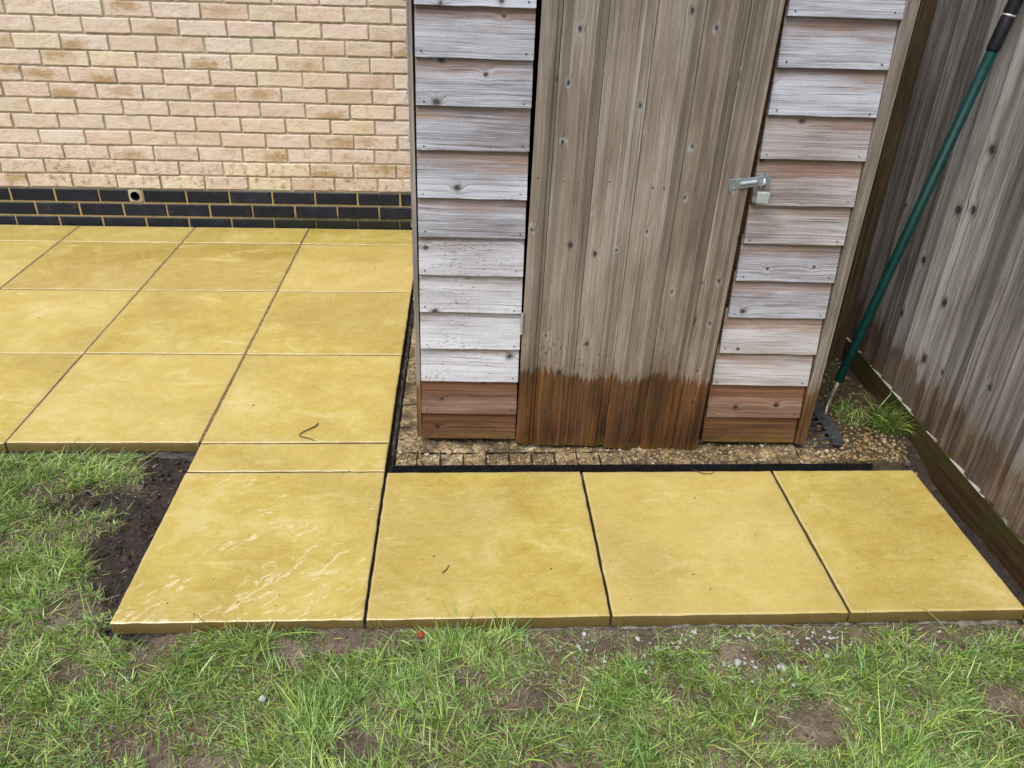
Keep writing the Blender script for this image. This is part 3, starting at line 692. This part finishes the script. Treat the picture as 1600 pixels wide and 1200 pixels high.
def rocks(name, N, fx, size, m_, flat=.65, par=None, sm=True):
    phi = (1 + 5 ** .5) / 2
    iv = np.array([(-1, phi, 0), (1, phi, 0), (-1, -phi, 0), (1, -phi, 0), (0, -1, phi), (0, 1, phi), (0, -1, -phi), (0, 1, -phi), (phi, 0, -1), (phi, 0, 1), (-phi, 0, -1), (-phi, 0, 1)]) / 1.9
    fc = np.array([(0, 11, 5), (0, 5, 1), (0, 1, 7), (0, 7, 10), (0, 10, 11), (1, 5, 9), (5, 11, 4), (11, 10, 2), (10, 7, 6), (7, 1, 8), (3, 9, 4), (3, 4, 2), (3, 2, 6), (3, 6, 8), (3, 8, 9), (4, 9, 5), (2, 4, 11), (6, 2, 10), (8, 6, 7), (9, 8, 1)])
    pos, sz = fx(N), size(N)
    V = np.zeros((len(pos), 12, 3)); 
    for i, (p, s_) in enumerate(zip(pos, sz)):
        q = iv * (1 + .25 * rng.standard_normal((12, 1))) * np.array([1, rng.uniform(.6, 1), rng.uniform(.4, flat + .1)]) * s_ * .5
        a = rng.uniform(0, 6.28); ca, sa = math.cos(a), math.sin(a)
        q = np.stack([q[:, 0] * ca - q[:, 1] * sa, q[:, 0] * sa + q[:, 1] * ca, q[:, 2]], -1)
        V[i] = q + p + np.array([0, 0, s_ * .12])
    F = (fc[None] + 12 * np.arange(len(pos))[:, None, None]).reshape(-1, 3)
    return obj(name, fast_mesh(name, V.reshape(-1, 3), F, m_, sm), par)
def f_corner(N):
    x = rng.uniform(2.0, 2.37, N); y = rng.uniform(.665, 1.75, N); return np.stack([x, y, sand_z(x, y)], -1)
def f_strip(N):
    x = rng.uniform(.63, 2.36, N); y = .66 + np.abs(rng.normal(.0, .06, N)) ; return np.stack([x, y, sand_z(x, y)], -1)
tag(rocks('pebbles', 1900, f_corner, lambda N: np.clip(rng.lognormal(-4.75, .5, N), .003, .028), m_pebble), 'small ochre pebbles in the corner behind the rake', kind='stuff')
tag(rocks('rubble', 260, f_strip, lambda N: np.clip(rng.lognormal(-4.5, .35, N), .008, .024), m_pebble, .55, None, False), 'broken sandy rubble along the front of the plastic grid', kind='stuff')
tag(rocks('grit', 2600, f_strip, lambda N: np.clip(rng.lognormal(-5.3, .55, N), .002, .018), m_pebble), 'pale grit scattered along the shed front', kind='stuff')

# ================================================================== SHED
SHA = math.radians(-1.48)
shed = empty('garden_shed', (.709, .792, 0), (0, 0, SHA))
tag(shed, 'small weathered timber shed with lapped boards and a plank door', 'shed')
SW, SD, SH = 1.252, 1.72, 1.92
ZB = [.009, .104, .225, .340, .462, .580, .695, .808, .938, 1.052, 1.170, 1.290, 1.408, 1.526, 1.644, 1.762]
def board_mesh(L_, H_, seed, tb=.0105, tt=.0045, lap=.022):
    H2 = H_ + lap; n_ = 26; V = []; F = []
    xs = np.linspace(0, L_, n_); zs = [0, .0016, H2 * .5, H2]
    wav = .0016 * (fbm(xs * 12, xs * 0, seed, 3) - .5) * 2 + .0006 * (vnoise(xs * 120, xs * 0, seed + 4) - .5)
    bow = .0022 * (fbm(xs * 3, xs * 0, seed + 9, 2) - .5) * 2
    for i, x in enumerate(xs):
        for j, z in enumerate(zs):
            f = z / H2; yf = -.0210 + .0165 * f + bow[i] * (1 - f) + (.0012 if j == 0 else 0)
            V.append((x + (.0012 * (vnoise(z * 300, 1., seed) - .5) * (1 if i in (0, n_ - 1) else 0)), yf, z + (wav[i] if j < 2 else 0)))
        V.append((x, -.0045 + .0045, H2)); V.append((x, -.0045, wav[i]))
    k = 6
    for i in range(n_ - 1):
        for j in range(6):
            a, b = i * k + j, i * k + (j + 1) % 6
            F.append((a, a + k, b + k, b))
    F.append(tuple(range(6))); F.append(tuple((n_ - 1) * k + j for j in range(5, -1, -1)))
    me = mesh('weatherboard', V, F); return me
nail_me = MB().tube([(0, -.0012, 0), (0, 0.001, 0)], [.0021, .0024], 8).mesh('nail', m_nail)
def bmat(side, i):
    if i == 0: return m_board_w2
    if i == 1: return m_board_w
    if side == 'l': return m_board_b if 2 <= i <= 5 else m_board_a
    return m_board_c if (i in (2, 3, 6, 7, 8)) else m_board_a
for side in 'lr':
    for i, z in enumerate(ZB):
        hh = (ZB[i + 1] - z) if i + 1 < len(ZB) else .12
        ln_ = z / 1.3
        if side == 'l': xa, xb = .013 * ln_, .3025 + .0105 * ln_
        else: xa, xb = float(np.interp(z, [0, .22, .34, .46, .7, 1.3], [.919, .920, .924, .931, .937, .940])), 1.2245 + .006 * min(1, ln_)
        me = board_mesh(xb - xa, hh, 40 + i * 7 + (0 if side == 'l' else 3)); me.materials.append(bmat(side, i))
        b = obj('weatherboard', me, shed, (xa, 0, z), (0, math.radians(random.uniform(-.25, .25)), 0))
        for xx in (.018, xb - xa - .018):
            obj('nail', nail_me, b, (xx + random.uniform(-.004, .004), -.0200, .013 + random.uniform(-.003, .004)))
for side, x_, rz in (('l', -.004, math.pi / 2), ('r', SW + .004, math.pi / 2)):
    for i, z in enumerate(ZB):
        if i == 0: sme = None
        me = bpy.data.meshes.get('side_' + bmat('l', i).name + str(i)) 
        if me is None:
            me = board_mesh(SD - .05, (ZB[i + 1] - z) if i + 1 < len(ZB) else .12, 300 + i); me.name = 'side_' + bmat('l', i).name + str(i); me.materials.append(bmat('l', i))
        if side == 'l': obj('weatherboard', me, shed, (-.001, SD + .012, z), (0, 0, -math.pi / 2))
        else: obj('weatherboard', me, shed, (1.227, .062, z), (0, 0, math.pi / 2))
def batten(x0, x1, y0, y1, z0, z1):
    cx, cy = (x0 + x1) / 2, (y0 + y1) / 2
    return MB().box(x0 - cx, x1 - cx, y0 - cy, y1 - cy, 0, z1 - z0, .0012).build('corner_batten', m_batten, shed, (cx, cy, z0))
batten(-.0155, -.002, -.016, .034, .012, SH - .02).rotation_euler = (0, math.radians(.35), 0)
batten(1.2325, 1.2665, -.020, .03, .004, SH - .02)
# frame and lining: keeps the inside dark
fr = MB()
fr.box(.0, .30, .001, .03, .03, 1.89); fr.box(.917, SW - .02, .001, .03, .03, 1.89); fr.box(.30, .917, .001, .03, 1.75, 1.89)
fr.box(.0, .02, .031, SD, .03, 1.89); fr.box(SW - .04, SW - .02, .031, SD, .03, 1.89); fr.box(.02, SW - .04, SD - .02, SD, .03, 1.89)
fr.build('frame', m_dark, shed)
MB().box(.002, SW - .022, .032, SD - .002, -.03, .028).build('floor_bearer', m_dark, shed)
rf = MB(); rf.add([(-.06, -.07, 1.905), (SW + .06, -.07, 1.905), (SW + .06, SD + .06, 1.905), (-.06, SD + .06, 1.905), (SW / 2, -.07, 2.16), (SW / 2, SD + .06, 2.16)],
       [(0, 4, 5, 3), (4, 1, 2, 5), (0, 1, 4), (3, 5, 2), (0, 3, 2, 1)])
rf.build('roof', m_felt, shed)
# door
DT = math.radians(.93)
dledge = MB(); 
dledge.box(.012, .585, .0012, .0040, .01, 1.70)
door = dledge.build('door', m_dark, shed, (.305, -.020, .006), (0, DT, math.radians(-.4)))
for z in (.14, .82, 1.55): MB().box(.02, .575, .0045, .020, z, z + .09).build('ledge', m_dark, door)
edges = [0, .0535, .168, .287, .406, .514, .597]
def plank_mesh(w_, seed, last=False):
    cv = .026 if w_ > .07 else 0.012                     # cove at the right edge (ship-lap)
    prof = [(0, .0015), (.0015, 0), (w_ * .33, -.0004), (w_ - cv - .001, 0), (w_ - cv + .001, .0022), (w_ - cv * .6, .0050), (w_ - cv * .3, .0056), (w_ - .0006, .0056), (w_ - .0006, .017), (0, .017)]
    zs = np.linspace(0, 1.72, 40); V, F = [], []; k = len(prof)
    for i, z in enumerate(zs):
        o_ = .0009 * (fbm(z * 4., 0., seed, 2) - .5) * 2
        for (x, y) in prof: V.append((x, y + o_, z if i else z - .004 * (vnoise(x * 20, 0., seed) - .5)))
    for i in range(len(zs) - 1):
        for j in range(k):
            a, b = i * k + j, i * k + (j + 1) % k; F.append((a, b, b + k, a + k))
    F.append(tuple(range(k))[::-1]); F.append(tuple((len(zs) - 1) * k + j for j in range(k)))
    return mesh('plank', V, F, m_door)
for i in range(6):
    obj('plank', plank_mesh(edges[i + 1] - edges[i] - .0012, 60 + i), door, (edges[i], -.0175 + random.uniform(-.0012, .0008), random.uniform(-.004, .002) - .011 * edges[i] / .6))
for i in range(6):
    for z in (.17, .86):
        for q in (.35, .62)[:1 + i % 2]:
            obj('nail', nail_me, door, (edges[i] + (edges[i + 1] - edges[i]) * q + random.uniform(-.006, .006), -.0178, z + random.uniform(-.012, .012)))
hg = MB(); hg.tube([(0, 0, 0), (0, 0, .07)], .0045, 10)
for z in (.018, .036, .054): hg.tube([(0, 0, z), (0, 0, z + .002)], .005, 10)
hg.build('hinge', m_steel, door, (-.003, -.0215, .398), smooth=False)
# hasp on the door, staple on the right-hand boards, padlock through it
hs = MB(); hs.box(.0, .012, -.0015, .0010, -.015, .015, .0006); hs.box(.014, .104, -.0022, .0, -.0135, .0135, .0008)
hs.tube([(.013, -.0012, -.0145), (.013, -.0012, .0145)], .0028, 10)
hs.tube([(.028, -.0020, .0), (.032, -.0035, 0), (.072, -.0035, 0), (.076, -.0020, 0)], [.0025, .0046, .0046, .0025], 10)
hs.add([(.104, -.0022, .0135), (.114, -.0022, .004), (.114, -.0022, -.004), (.104, -.0022, -.0135), (.104, .0, .0135), (.114, .0, .004), (.114, .0, -.004), (.104, .0, -.0135)],
       [(3, 2, 1, 0), (4, 5, 6, 7), (0, 1, 5, 4), (1, 2, 6, 5), (2, 3, 7, 6)])
hasp = hs.build('hasp', m_steel, shed, (.860, -.0425, .871), (0, math.radians(-8), 0))
tag(hasp, 'zinc plated swinging hasp')
st = MB(); st.box(-.014, .014, .0, .002, -.016, .016, .0007); st.tube([(-.0, .0, .009), (0, -.020, .008), (0, -.026, .0), (0, -.020, -.008), (0, 0, -.009)], .0025, 8)
st.build('staple', m_steel, shed, (.953, -.0225, .882))
MB().box(.905, .966, -.0205, -.014, .862, .900).build('staple_block', m_batten, shed) if False else None
lx, lz = .953, .868
def shed_pt(x, y, z):
    return (.709 + x * math.cos(SHA) - y * math.sin(SHA), .792 + x * math.sin(SHA) + y * math.cos(SHA), z)
lock = empty('padlock', shed_pt(lx - .001, -.056, .827), (0, math.radians(2), SHA)); tag(lock, 'small pale metal padlock hanging from the shed hasp', 'padlock')
MB().box(-.0165, .0165, -.008, .006, 0, .030, .002).build('body', m_lock, lock)
sh = [(-.0105, -.001, .028), (-.0105, -.001, .042)] + [(-.0105 * math.cos(a), -.001, .042 + .0105 * math.sin(a)) for a in np.linspace(.3, math.pi - .3, 7)] + [(.0105, -.001, .042), (.0105, -.001, .028)]
MB().tube(sh, .0024, 8).build('shackle', m_tang, lock, smooth=True)

# ================================================================== FENCE
fence = empty('fence', (2.385, 0, 0)); tag(fence, 'tall grey feather edge fence with damp brown foot', 'fence')
gb = MB(); y0, y1 = -2.4, YW
def gtop(y): return .0275 + .024 * min(max(y, -.5), 2.9)
pts = [y0 + (y1 - y0) * k / 60 for k in range(61)]
V = []
for y in pts:
    wv = .002 * (fbm(y * 3, 0., 77, 3) - .5)
    V += [(wv, y, -.16), (wv, y, gtop(y) - .002), (wv + .002, y, gtop(y)), (.028, y, gtop(y)), (.028, y, -.16)]
F = [(i * 5 + j, i * 5 + j + 5, i * 5 + (j + 1) % 5 + 5, i * 5 + (j + 1) % 5) for i in range(60) for j in range(5)] + [(4, 3, 2, 1, 0), tuple(300 + j for j in range(5))]
gb.add(V, F).build('gravel_board', m_gboard, fence)
seam = [.190, .279, .351, .421, .510, .595, .664, .757, .856, .925]
while seam[0] > -2.3: seam.insert(0, seam[0] - random.uniform(.078, .09))
while seam[-1] < YW - .1: seam.append(seam[-1] + random.uniform(.074, .092))
for i in range(len(seam) - 1):
    a, b = seam[i], seam[i + 1] + .012           # thin edge towards the camera, thick edge away
    wd = b - a; zb = gtop((a + b) / 2) + .001
    prof = [(.0165, 0), (.0002, wd - .001), (.0010, wd), (.0205, wd), (.0205, 0)]
    zs = np.linspace(0, 1.78, 16); V, F = [], []
    for z in zs:
        o_ = .0022 * (fbm(z * 2.2, i * 3.1, 90 + i, 2) - .5) * 2; lean = .004 * (vnoise(i * 7.7, 1.0, 5) - .5) * z
        for (x, y) in prof: V.append((x + o_ * .6 + .0012, y + lean, z))
    k = 5
    for q in range(len(zs) - 1):
        for j in range(k):
            p_, r_ = q * k + j, q * k + (j + 1) % k; F.append((p_, p_ + k, r_ + k, r_))
    F.append(tuple(range(k))); F.append(tuple((len(zs) - 1) * k + j for j in range(k - 1, -1, -1)))
    obj('fence_board', mesh('fence_board', V, F, m_fence), fence, (0, a, zb))
MB().box(-.058, -.003, 0, .075, 0, 1.95, .003).build('post', m_post, fence, (.0, 1.40, -.05))
MB().box(.018, .055, y0, y1, .35, .42).build('rail', m_dark, fence); MB().box(.018, .055, y0, y1, 1.45, 1.52).build('rail', m_dark, fence)

# ================================================================== RAKE
A = np.array([2.127, .950, .012]); B = np.array([2.352, .958, 1.297]); D = (B - A) / np.linalg.norm(B - A)
rake = empty('garden_rake', tuple(A)); tag(rake, 'green handled garden rake leaning on the fence, head on the gravel', 'rake')
def al(t): return tuple(D * t)
MB().tube([al(.115), al(.118), al(.36), al(1.215)], [.0125, .0148, .0152, .0152], 18).build('handle', m_green, rake, smooth=True)
MB().tube([al(.232), al(.236)], [.0166, .0166], 18).build('collar', m_green, rake, smooth=True)
MB().tube([al(1.205), al(1.21), al(1.29), al(1.295), al(1.303), al(1.308), al(1.45), al(1.458)], [.0165, .0182, .0186, .0172, .0172, .0186, .0186, .015], 18).build('grip', m_grip, rake, smooth=True)
MB().tube([al(1.2965), al(1.3015)], .0178, 18).build('grip_ring', m_lock, rake, smooth=True)
MB().tube([al(.125), al(.06), tuple(np.array(al(.02)) + [-.004, -.008, 0]), (-.012, -.030, -.004), (-.022, -.045, -.010)], [.0105, .0075, .0065, .006, .005], 12).build('tang', m_tang, rake, smooth=True)
H0, H1 = np.array([2.108, 1.062, .004]) - A, np.array([2.095, .738, .004]) - A
hd = MB()
hv = []
for q in np.linspace(0, 1, 13):
    p = H0 + (H1 - H0) * q; wd = .015 + .006 * math.sin(q * math.pi)
    arch = .004 * math.sin(q * math.pi)
    hv += [(p[0] - wd, p[1], p[2] + arch - .004), (p[0] + wd * .9, p[1] + .004, p[2] + arch + .006), (p[0] + wd * .9, p[1] + .004, p[2] + arch + .002), (p[0] - wd, p[1], p[2] + arch - .008)]
hd.add(hv, [(i * 4 + j, i * 4 + (j + 1) % 4, i * 4 + (j + 1) % 4 + 4, i * 4 + j + 4) for i in range(12) for j in range(4)] + [(0, 1, 2, 3), (51, 50, 49, 48)])
head = hd.build('head', m_rakehead, rake)
for q in range(10):
    t_ = (q + .25) / 9.6; p = H0 + (H1 - H0) * t_; Lt = .092
    tn = MB(); tn.tube([(p[0] - .012, p[1], p[2] - .004), (p[0] - Lt * .6, p[1] - .012, p[2] - .004), (p[0] - Lt * .93, p[1] - .018, p[2] - .008), (p[0] - Lt, p[1] - .020, p[2] - .024)], [.0046, .0040, .0034, .0025], 6)
    tn.build('tine', m_rakehead, head)

# ================================================================== GRASS
GREENS = np.array([[lin(a) / 1.0, lin(b) / 1.0, lin(d) / 1.0] for a, b, d in [(94, 128, 46), (124, 162, 62), (152, 186, 78), (120, 160, 86), (178, 204, 128), (80, 110, 38), (184, 198, 98), (154, 186, 116)]])
STRAW = np.array([[lin(a) / 1.15, lin(b) / 1.15, lin(d) / 1.15] for a, b, d in [(186, 170, 126), (206, 192, 156), (160, 138, 98), (176, 158, 104), (148, 116, 76), (196, 190, 168)]])
def blades(root, az, ln_, wd, ph0, ph1, col, floor, clip=True):
    N = len(root); T = np.array([0, .38, .72, 1.0]); W = np.array([.8, 1.0, .7, 0])
    d = np.stack([np.cos(az), np.sin(az)], -1); sdv = np.stack([-np.sin(az), np.cos(az), np.zeros(N)], -1)
    pos = [root.copy()]; cur = root.copy()
    bend = rng.normal(0, .35, N)
    for k in range(3):
        f = (T[k] + T[k + 1]) / 2; ph = ph0 + (ph1 - ph0) * f; seg = (T[k + 1] - T[k]) * ln_
        a2 = az + bend * f; d2 = np.stack([np.cos(a2), np.sin(a2)], -1)
        cur = cur + np.concatenate([d2 * (np.sin(ph) * seg)[:, None], (np.cos(ph) * seg)[:, None]], 1)
        if k == 0: bad0 = np.zeros(N, bool)
        if clip: bad0 |= in_patio(cur[:, 0], cur[:, 1], .001) & (cur[:, 2] < -.004)
        fl = floor(cur[:, 0], cur[:, 1]) + .002; cur[:, 2] = np.maximum(cur[:, 2], fl)
        pos.append(cur.copy())
    good = ~bad0; pos = [p[good] for p in pos]; sdv, wd, col = sdv[good], wd[good], col[good]; N = int(good.sum())
    tw = rng.normal(0, .5, N); side = sdv * np.cos(tw)[:, None]; side[:, 2] += np.sin(tw)
    V = np.zeros((N, 7, 3)); colv = np.zeros((N, 7, 3))
    for k in range(3):
        V[:, 2 * k] = pos[k] - side * (wd * W[k] * .5)[:, None]; V[:, 2 * k + 1] = pos[k] + side * (wd * W[k] * .5)[:, None]
        colv[:, 2 * k] = colv[:, 2 * k + 1] = col
    V[:, 6] = pos[3]; colv[:, 6] = col
    base = 7 * np.arange(N)[:, None]
    tri = np.concatenate([base + np.array(t) for t in ([0, 1, 3], [0, 3, 2], [2, 3, 5], [2, 5, 4], [4, 5, 6])], 0)
    return V.reshape(-1, 3), tri, colv.reshape(-1, 3)
def floor_z(x, y):
    return np.where(in_patio(x, y, 0), .001, ground_z(x, y))
def lawn(ncl, xr, yr, per, dens_fn, seed_straw=.33, lmul=1.0):
    cx, cy = rng.uniform(*xr, ncl), rng.uniform(*yr, ncl)
    dn = dens_fn(cx, cy); k = rng.random(ncl) < dn; cx, cy, dn = cx[k], cy[k], dn[k]
    n_ = rng.poisson(per * (.35 + .9 * dn)).astype(int) + 2
    cid = np.repeat(np.arange(len(cx)), n_); N = len(cid)
    rad = np.abs(rng.normal(0, .011, N)) + .002; a0 = rng.uniform(0, 2 * np.pi, N)
    x = cx[cid] + rad * np.cos(a0); y = cy[cid] + rad * np.sin(a0)
    drift = 2 * np.pi * fbm(cx * 2.2, cy * 2.2, 88, 2) * 1.7 + rng.normal(0, .6, len(cx))
    az = np.where(rng.random(N) < .5, a0, drift[cid]) + rng.normal(0, .5, N)
    lush = .55 + .9 * fbm(cx * 3.1, cy * 3.1, 99, 3)
    ln_ = rng.lognormal(-3.48, .46, N) * (lush[cid]) * rng.uniform(.8, 1.15, len(cx))[cid]
    ln_ = ln_ * lmul * (1 - .30 * sst(-.07, -.02, y) * (x > -.02))
    wd = rng.uniform(.0009, .0026, N) * np.where(rng.random(len(cx)) < .15, 1.5, 1.0)[cid]
    flat = rng.beta(1.6, 1.6, len(cx))[cid]
    ph0 = np.radians(np.clip(rng.normal(22, 14, N) + 46 * flat, 0, 86)); ph1 = np.radians(np.clip(rng.normal(72, 20, N) + 12 * flat, 20, 125))
    tone = fbm(cx * 6, cy * 6, 123, 3)
    ci = np.clip((rng.random(len(cx)) * .6 + tone * .6 - .1) * len(GREENS), 0, len(GREENS) - 1).astype(int)
    ci = np.where(rng.random(N) < .6, ci[cid], rng.integers(0, len(GREENS), N))
    col = GREENS[ci] * rng.uniform(.72, 1.2, (N, 1))
    st = rng.random(N) < (seed_straw + .30 * (1 - dn[cid])) * (.5 + 1.0 * fbm(cx * 5, cy * 5, 140, 2))[cid]
    col[st] = STRAW[rng.integers(0, len(STRAW), st.sum())] * rng.uniform(.6, 1.05, (st.sum(), 1))
    ph0[st] = np.radians(rng.uniform(45, 88, st.sum())); ph1[st] = np.radians(rng.uniform(80, 100, st.sum())); ln_[st] *= .8; wd[st] *= .8
    ok = ~in_patio(x, y, .003) & (x < 2.375)
    x, y = x[ok], y[ok]
    root = np.stack([x, y, ground_z(x, y) - .003], -1)
    return blades(root, az[ok], ln_[ok], wd[ok], ph0[ok], ph1[ok], col[ok], floor_z)
def dens(x, y):
    d = .48 + 1.6 * (fbm(x * 8, y * 8, 150, 3) - .36)
    d = d * (1 - .93 * bare(x, y)) * (1 - .97 * trench(x, y))
    d = d * np.where((x > 2.26), .35, 1) * np.where(in_patio(x, y, .004), 0, 1)
    d = d * np.where((x > .95) & (y > -.07), .45, 1)
    d = d * np.where((y > .62) & (x < 2.4) & (x > P), 0, 1) * np.where(y > YR[2] - .012, 0, 1)
    return np.clip(d, 0, 1)
def thatch(N, xr, yr):
    x, y = rng.uniform(*xr, N), rng.uniform(*yr, N); dn = np.clip(dens(x, y) + .22, 0, 1) * (1 - .85 * bare(x, y)) * (1 - .92 * trench(x, y))
    k = (rng.random(N) < dn) & ~in_patio(x, y, .004) & (x < 2.37); x, y = x[k], y[k]; N = len(x)
    g = rng.random(N) < .62
    col = np.where(g[:, None], GREENS[rng.integers(0, 8, N)] * rng.uniform(.55, 1.0, (N, 1)), STRAW[rng.integers(0, 6, N)] * rng.uniform(.5, 1.0, (N, 1)))
    ln_ = np.where(g, rng.uniform(.010, .030, N), rng.uniform(.012, .045, N))
    p0 = np.radians(np.where(g, rng.uniform(0, 70, N), rng.uniform(65, 90, N))); p1 = np.radians(np.where(g, rng.uniform(30, 110, N), rng.uniform(80, 100, N)))
    return blades(np.stack([x, y, ground_z(x, y) - .001], -1), rng.uniform(0, 6.28, N), ln_, rng.uniform(.0010, .0024, N), p0, p1, col, floor_z)
parts = [lawn(7600, (-1.1, 2.37), (-.6, .0), 24, dens), lawn(2600, (-1.1, -.002), (0, YR[2]), 24, dens), thatch(70000, (-1.1, 2.37), (-.6, .0)), thatch(24000, (-1.1, -.002), (0, YR[2])),
         lawn(2200, (-2.6, 2.37), (-1.5, -.6), 14, dens), lawn(1200, (-2.6, -1.1), (-.6, YR[2]), 14, dens)]
# overhanging, longer tufts at the front edge of the slabs
parts.append(lawn(260, (-.1, 1.0), (-.055, -.010), 18, lambda x, y: np.clip(1.5 * (fbm(x * 14, y * 3, 171, 2) - .28) - .7 * bare(x, y), 0, 1), .14, 1.6))
parts.append(lawn(170, (1.0, 2.3), (-.075, -.02), 12, lambda x, y: np.clip(1.6 * (fbm(x * 12, y * 3, 172, 2) - .35), 0, 1), .40, 1.6))
def join(parts):
    V, F, K, n = [], [], [], 0
    for v, f, k in parts: V.append(v); F.append(f + n); K.append(k); n += len(v)
    return np.concatenate(V), np.concatenate(F), np.concatenate(K)
V, F, K = join(parts)
lawn_o = obj('lawn_grass', fast_mesh('lawn_grass', V, F, m_grass, True, {'col': K})); tag(lawn_o, 'patchy trodden lawn grass', kind='stuff')
def tuft(name, cx, cy, N, r, lmin, lmax, az0, spread, label, straw=.06, up_=14):
    a = rng.uniform(0, 6.28, N); rr = r * np.sqrt(rng.random(N)); x = cx + rr * np.cos(a) * .8; y = cy + rr * np.sin(a) * 1.3
    az = az0 + rng.normal(0, spread, N); ln_ = rng.uniform(lmin, lmax, N)
    col = GREENS[rng.integers(0, 7, N)] * rng.uniform(.6, 1.05, (N, 1)); s_ = rng.random(N) < straw; col[s_] = STRAW[rng.integers(0, 6, s_.sum())]
    v, f, k = blades(np.stack([x, y, sand_z(x, y) - .004], -1), az, ln_, rng.uniform(.0016, .003, N), np.radians(rng.normal(up_, 10, N)), np.radians(rng.normal(70, 25, N)), col, sand_z, False)
    v[:, 0] = np.minimum(v[:, 0], 2.38)
    o = obj(name, fast_mesh(name, v, f, m_grass, True, {'col': k})); return tag(o, label, 'grass')
tuft('grass_tuft', 2.328, .905, 560, .052, .06, .15, math.radians(-100), .9, 'long green grass tuft growing against the gravel board', .10)
tuft('grass_tuft', 2.235, .97, 170, .06, .03, .07, math.radians(150), 1.6, 'short flattened grass patch just behind the rake handle', .12, 40)

# ================================================================== SMALL THINGS
def twig(pts, r, label):
    pts = np.array(pts, float); o0 = pts[0].copy(); tt = np.linspace(0, len(pts) - 1, 14); P_ = np.stack([np.interp(tt, np.arange(len(pts)), pts[:, k]) for k in range(3)], -1)
    P_[1:-1] = (P_[:-2] + 2 * P_[1:-1] + P_[2:]) / 4
    o = MB().tube(P_ - o0, list(np.linspace(r, r * .5, 14)), 6).build('twig', m_twig, None, tuple(o0), smooth=True); return tag(o, label, 'twig')
twig([(.357, .872, .004), (.352, .852, .003), (.322, .828, .003), (.305, .806, .003), (.312, .790, .003), (.338, .785, .004), (.362, .768, .003)], .0022, 'thin curled twig on the slab left of the shed corner')
twig([(1.56, .606, .004), (1.585, .582, .004), (1.612, .578, .004), (1.628, .59, .005)], .0015, 'fine curved root lying over the slab edge below the door')
twig([(.790, .158, .003), (.800, .170, .003), (.806, .186, .003)], .0016, 'short dark twig scrap on the second front slab')
twig([(1.612, .70, -.008), (1.628, .672, -.006), (1.640, .665, -.002)], .0013, 'pale stalk on the grit beside the door foot')
def stone(x, y, s_, label, m_=m_stone, z=None):
    z = float(ground_z(np.array([x]), np.array([y]))[0]) if z is None else z
    o = rocks('stone', 1, lambda N: np.array([[0, 0, 0.]]), lambda N: np.array([s_]), m_); o.location = (x, y, z + s_ * .2); return tag(o, label, 'stone')
stone(.519, -.195, .020, 'white stone chip in the lawn, right one of two in front of the first slab')
stone(.401, -.194, .022, 'white stone chip in the lawn, left one of two in front of the first slab')
stone(1.32, -.062, .022, 'pale stone chip near the slab edge below the third front slab')
stone(1.50, -.11, .026, 'grey white stone in the bare patch below the third front slab')
stone(1.60, -.13, .028, 'larger grey white stone in the bare patch right of centre')
stone(.745, -.022, .022, 'red brick crumb in the grass at the second slab edge', m_redfrag)
stone(2.29, .655, .035, 'dark grey mortar lump at the back corner of the last slab', m_haunch, -.03)
def f_sl(N):
    x = rng.uniform(-1.6, 2.25, N); y = rng.uniform(.02, 2.7, N); k = in_patio(x, y, -.02); x, y = x[k], y[k]; return np.stack([x, y, x * 0 + .0005], -1)
def f_tr(N):
    x = rng.uniform(-.36, -.005, N); y = rng.uniform(.0, .76, N); k = rng.random(N) < trench(x, y); x, y = x[k], y[k]; return np.stack([x, y, ground_z(x, y)], -1)
tag(rocks('soil_clods', 1500, f_tr, lambda N: np.clip(rng.lognormal(-5.2, .6, N), .003, .024), m_soilclod, sm=False), 'dark damp soil clods in the trench beside the first slab', kind='stuff')
def f_ba(N):
    x = rng.uniform(-.6, 2.3, N); y = rng.uniform(-.5, .1, N); k = (rng.random(N) < bare(x, y)) & ~in_patio(x, y, .01); x, y = x[k], y[k]; return np.stack([x, y, ground_z(x, y)], -1)
tag(rocks('soil_crumble', 16000, f_ba, lambda N: np.clip(rng.lognormal(-5.6, .5, N), .002, .012), m_crumble, .65, None, False), 'loose brown crumbs on the bare patches of lawn', kind='stuff')
def f_ln(N):
    x = rng.uniform(-1.2, 2.36, N); y = rng.uniform(-.7, .75, N); k = ~in_patio(x, y, .01) & ~((x > 0) & (y > 0)); x, y = x[k], y[k]; return np.stack([x, y, ground_z(x, y)], -1)
tag(rocks('lawn_grit', 1500, f_ln, lambda N: np.clip(rng.lognormal(-5.5, .5, N), .002, .013), m_pebble), 'small grit and crumbs between the grass', kind='stuff')
def f_mc(N):
    x = np.clip(rng.normal(1.55, .32, N), 1.0, 2.3); y = -.02 - np.abs(rng.normal(0, .085, N)); return np.stack([x, y, ground_z(x, y) + .003], -1)
tag(rocks('mortar_crumbs', 420, f_mc, lambda N: np.clip(rng.lognormal(-5.25, .5, N), .003, .017), m_stone, .6, None, False), 'pale grey mortar crumbs spilt in the grass at front right', kind='stuff')
cr = rocks('soil_crumbs', 260, f_sl, lambda N: np.clip(rng.lognormal(-5.7, .4, N), .002, .007), m_twig); tag(cr, 'tiny dark soil crumbs dropped on the slabs', kind='stuff')
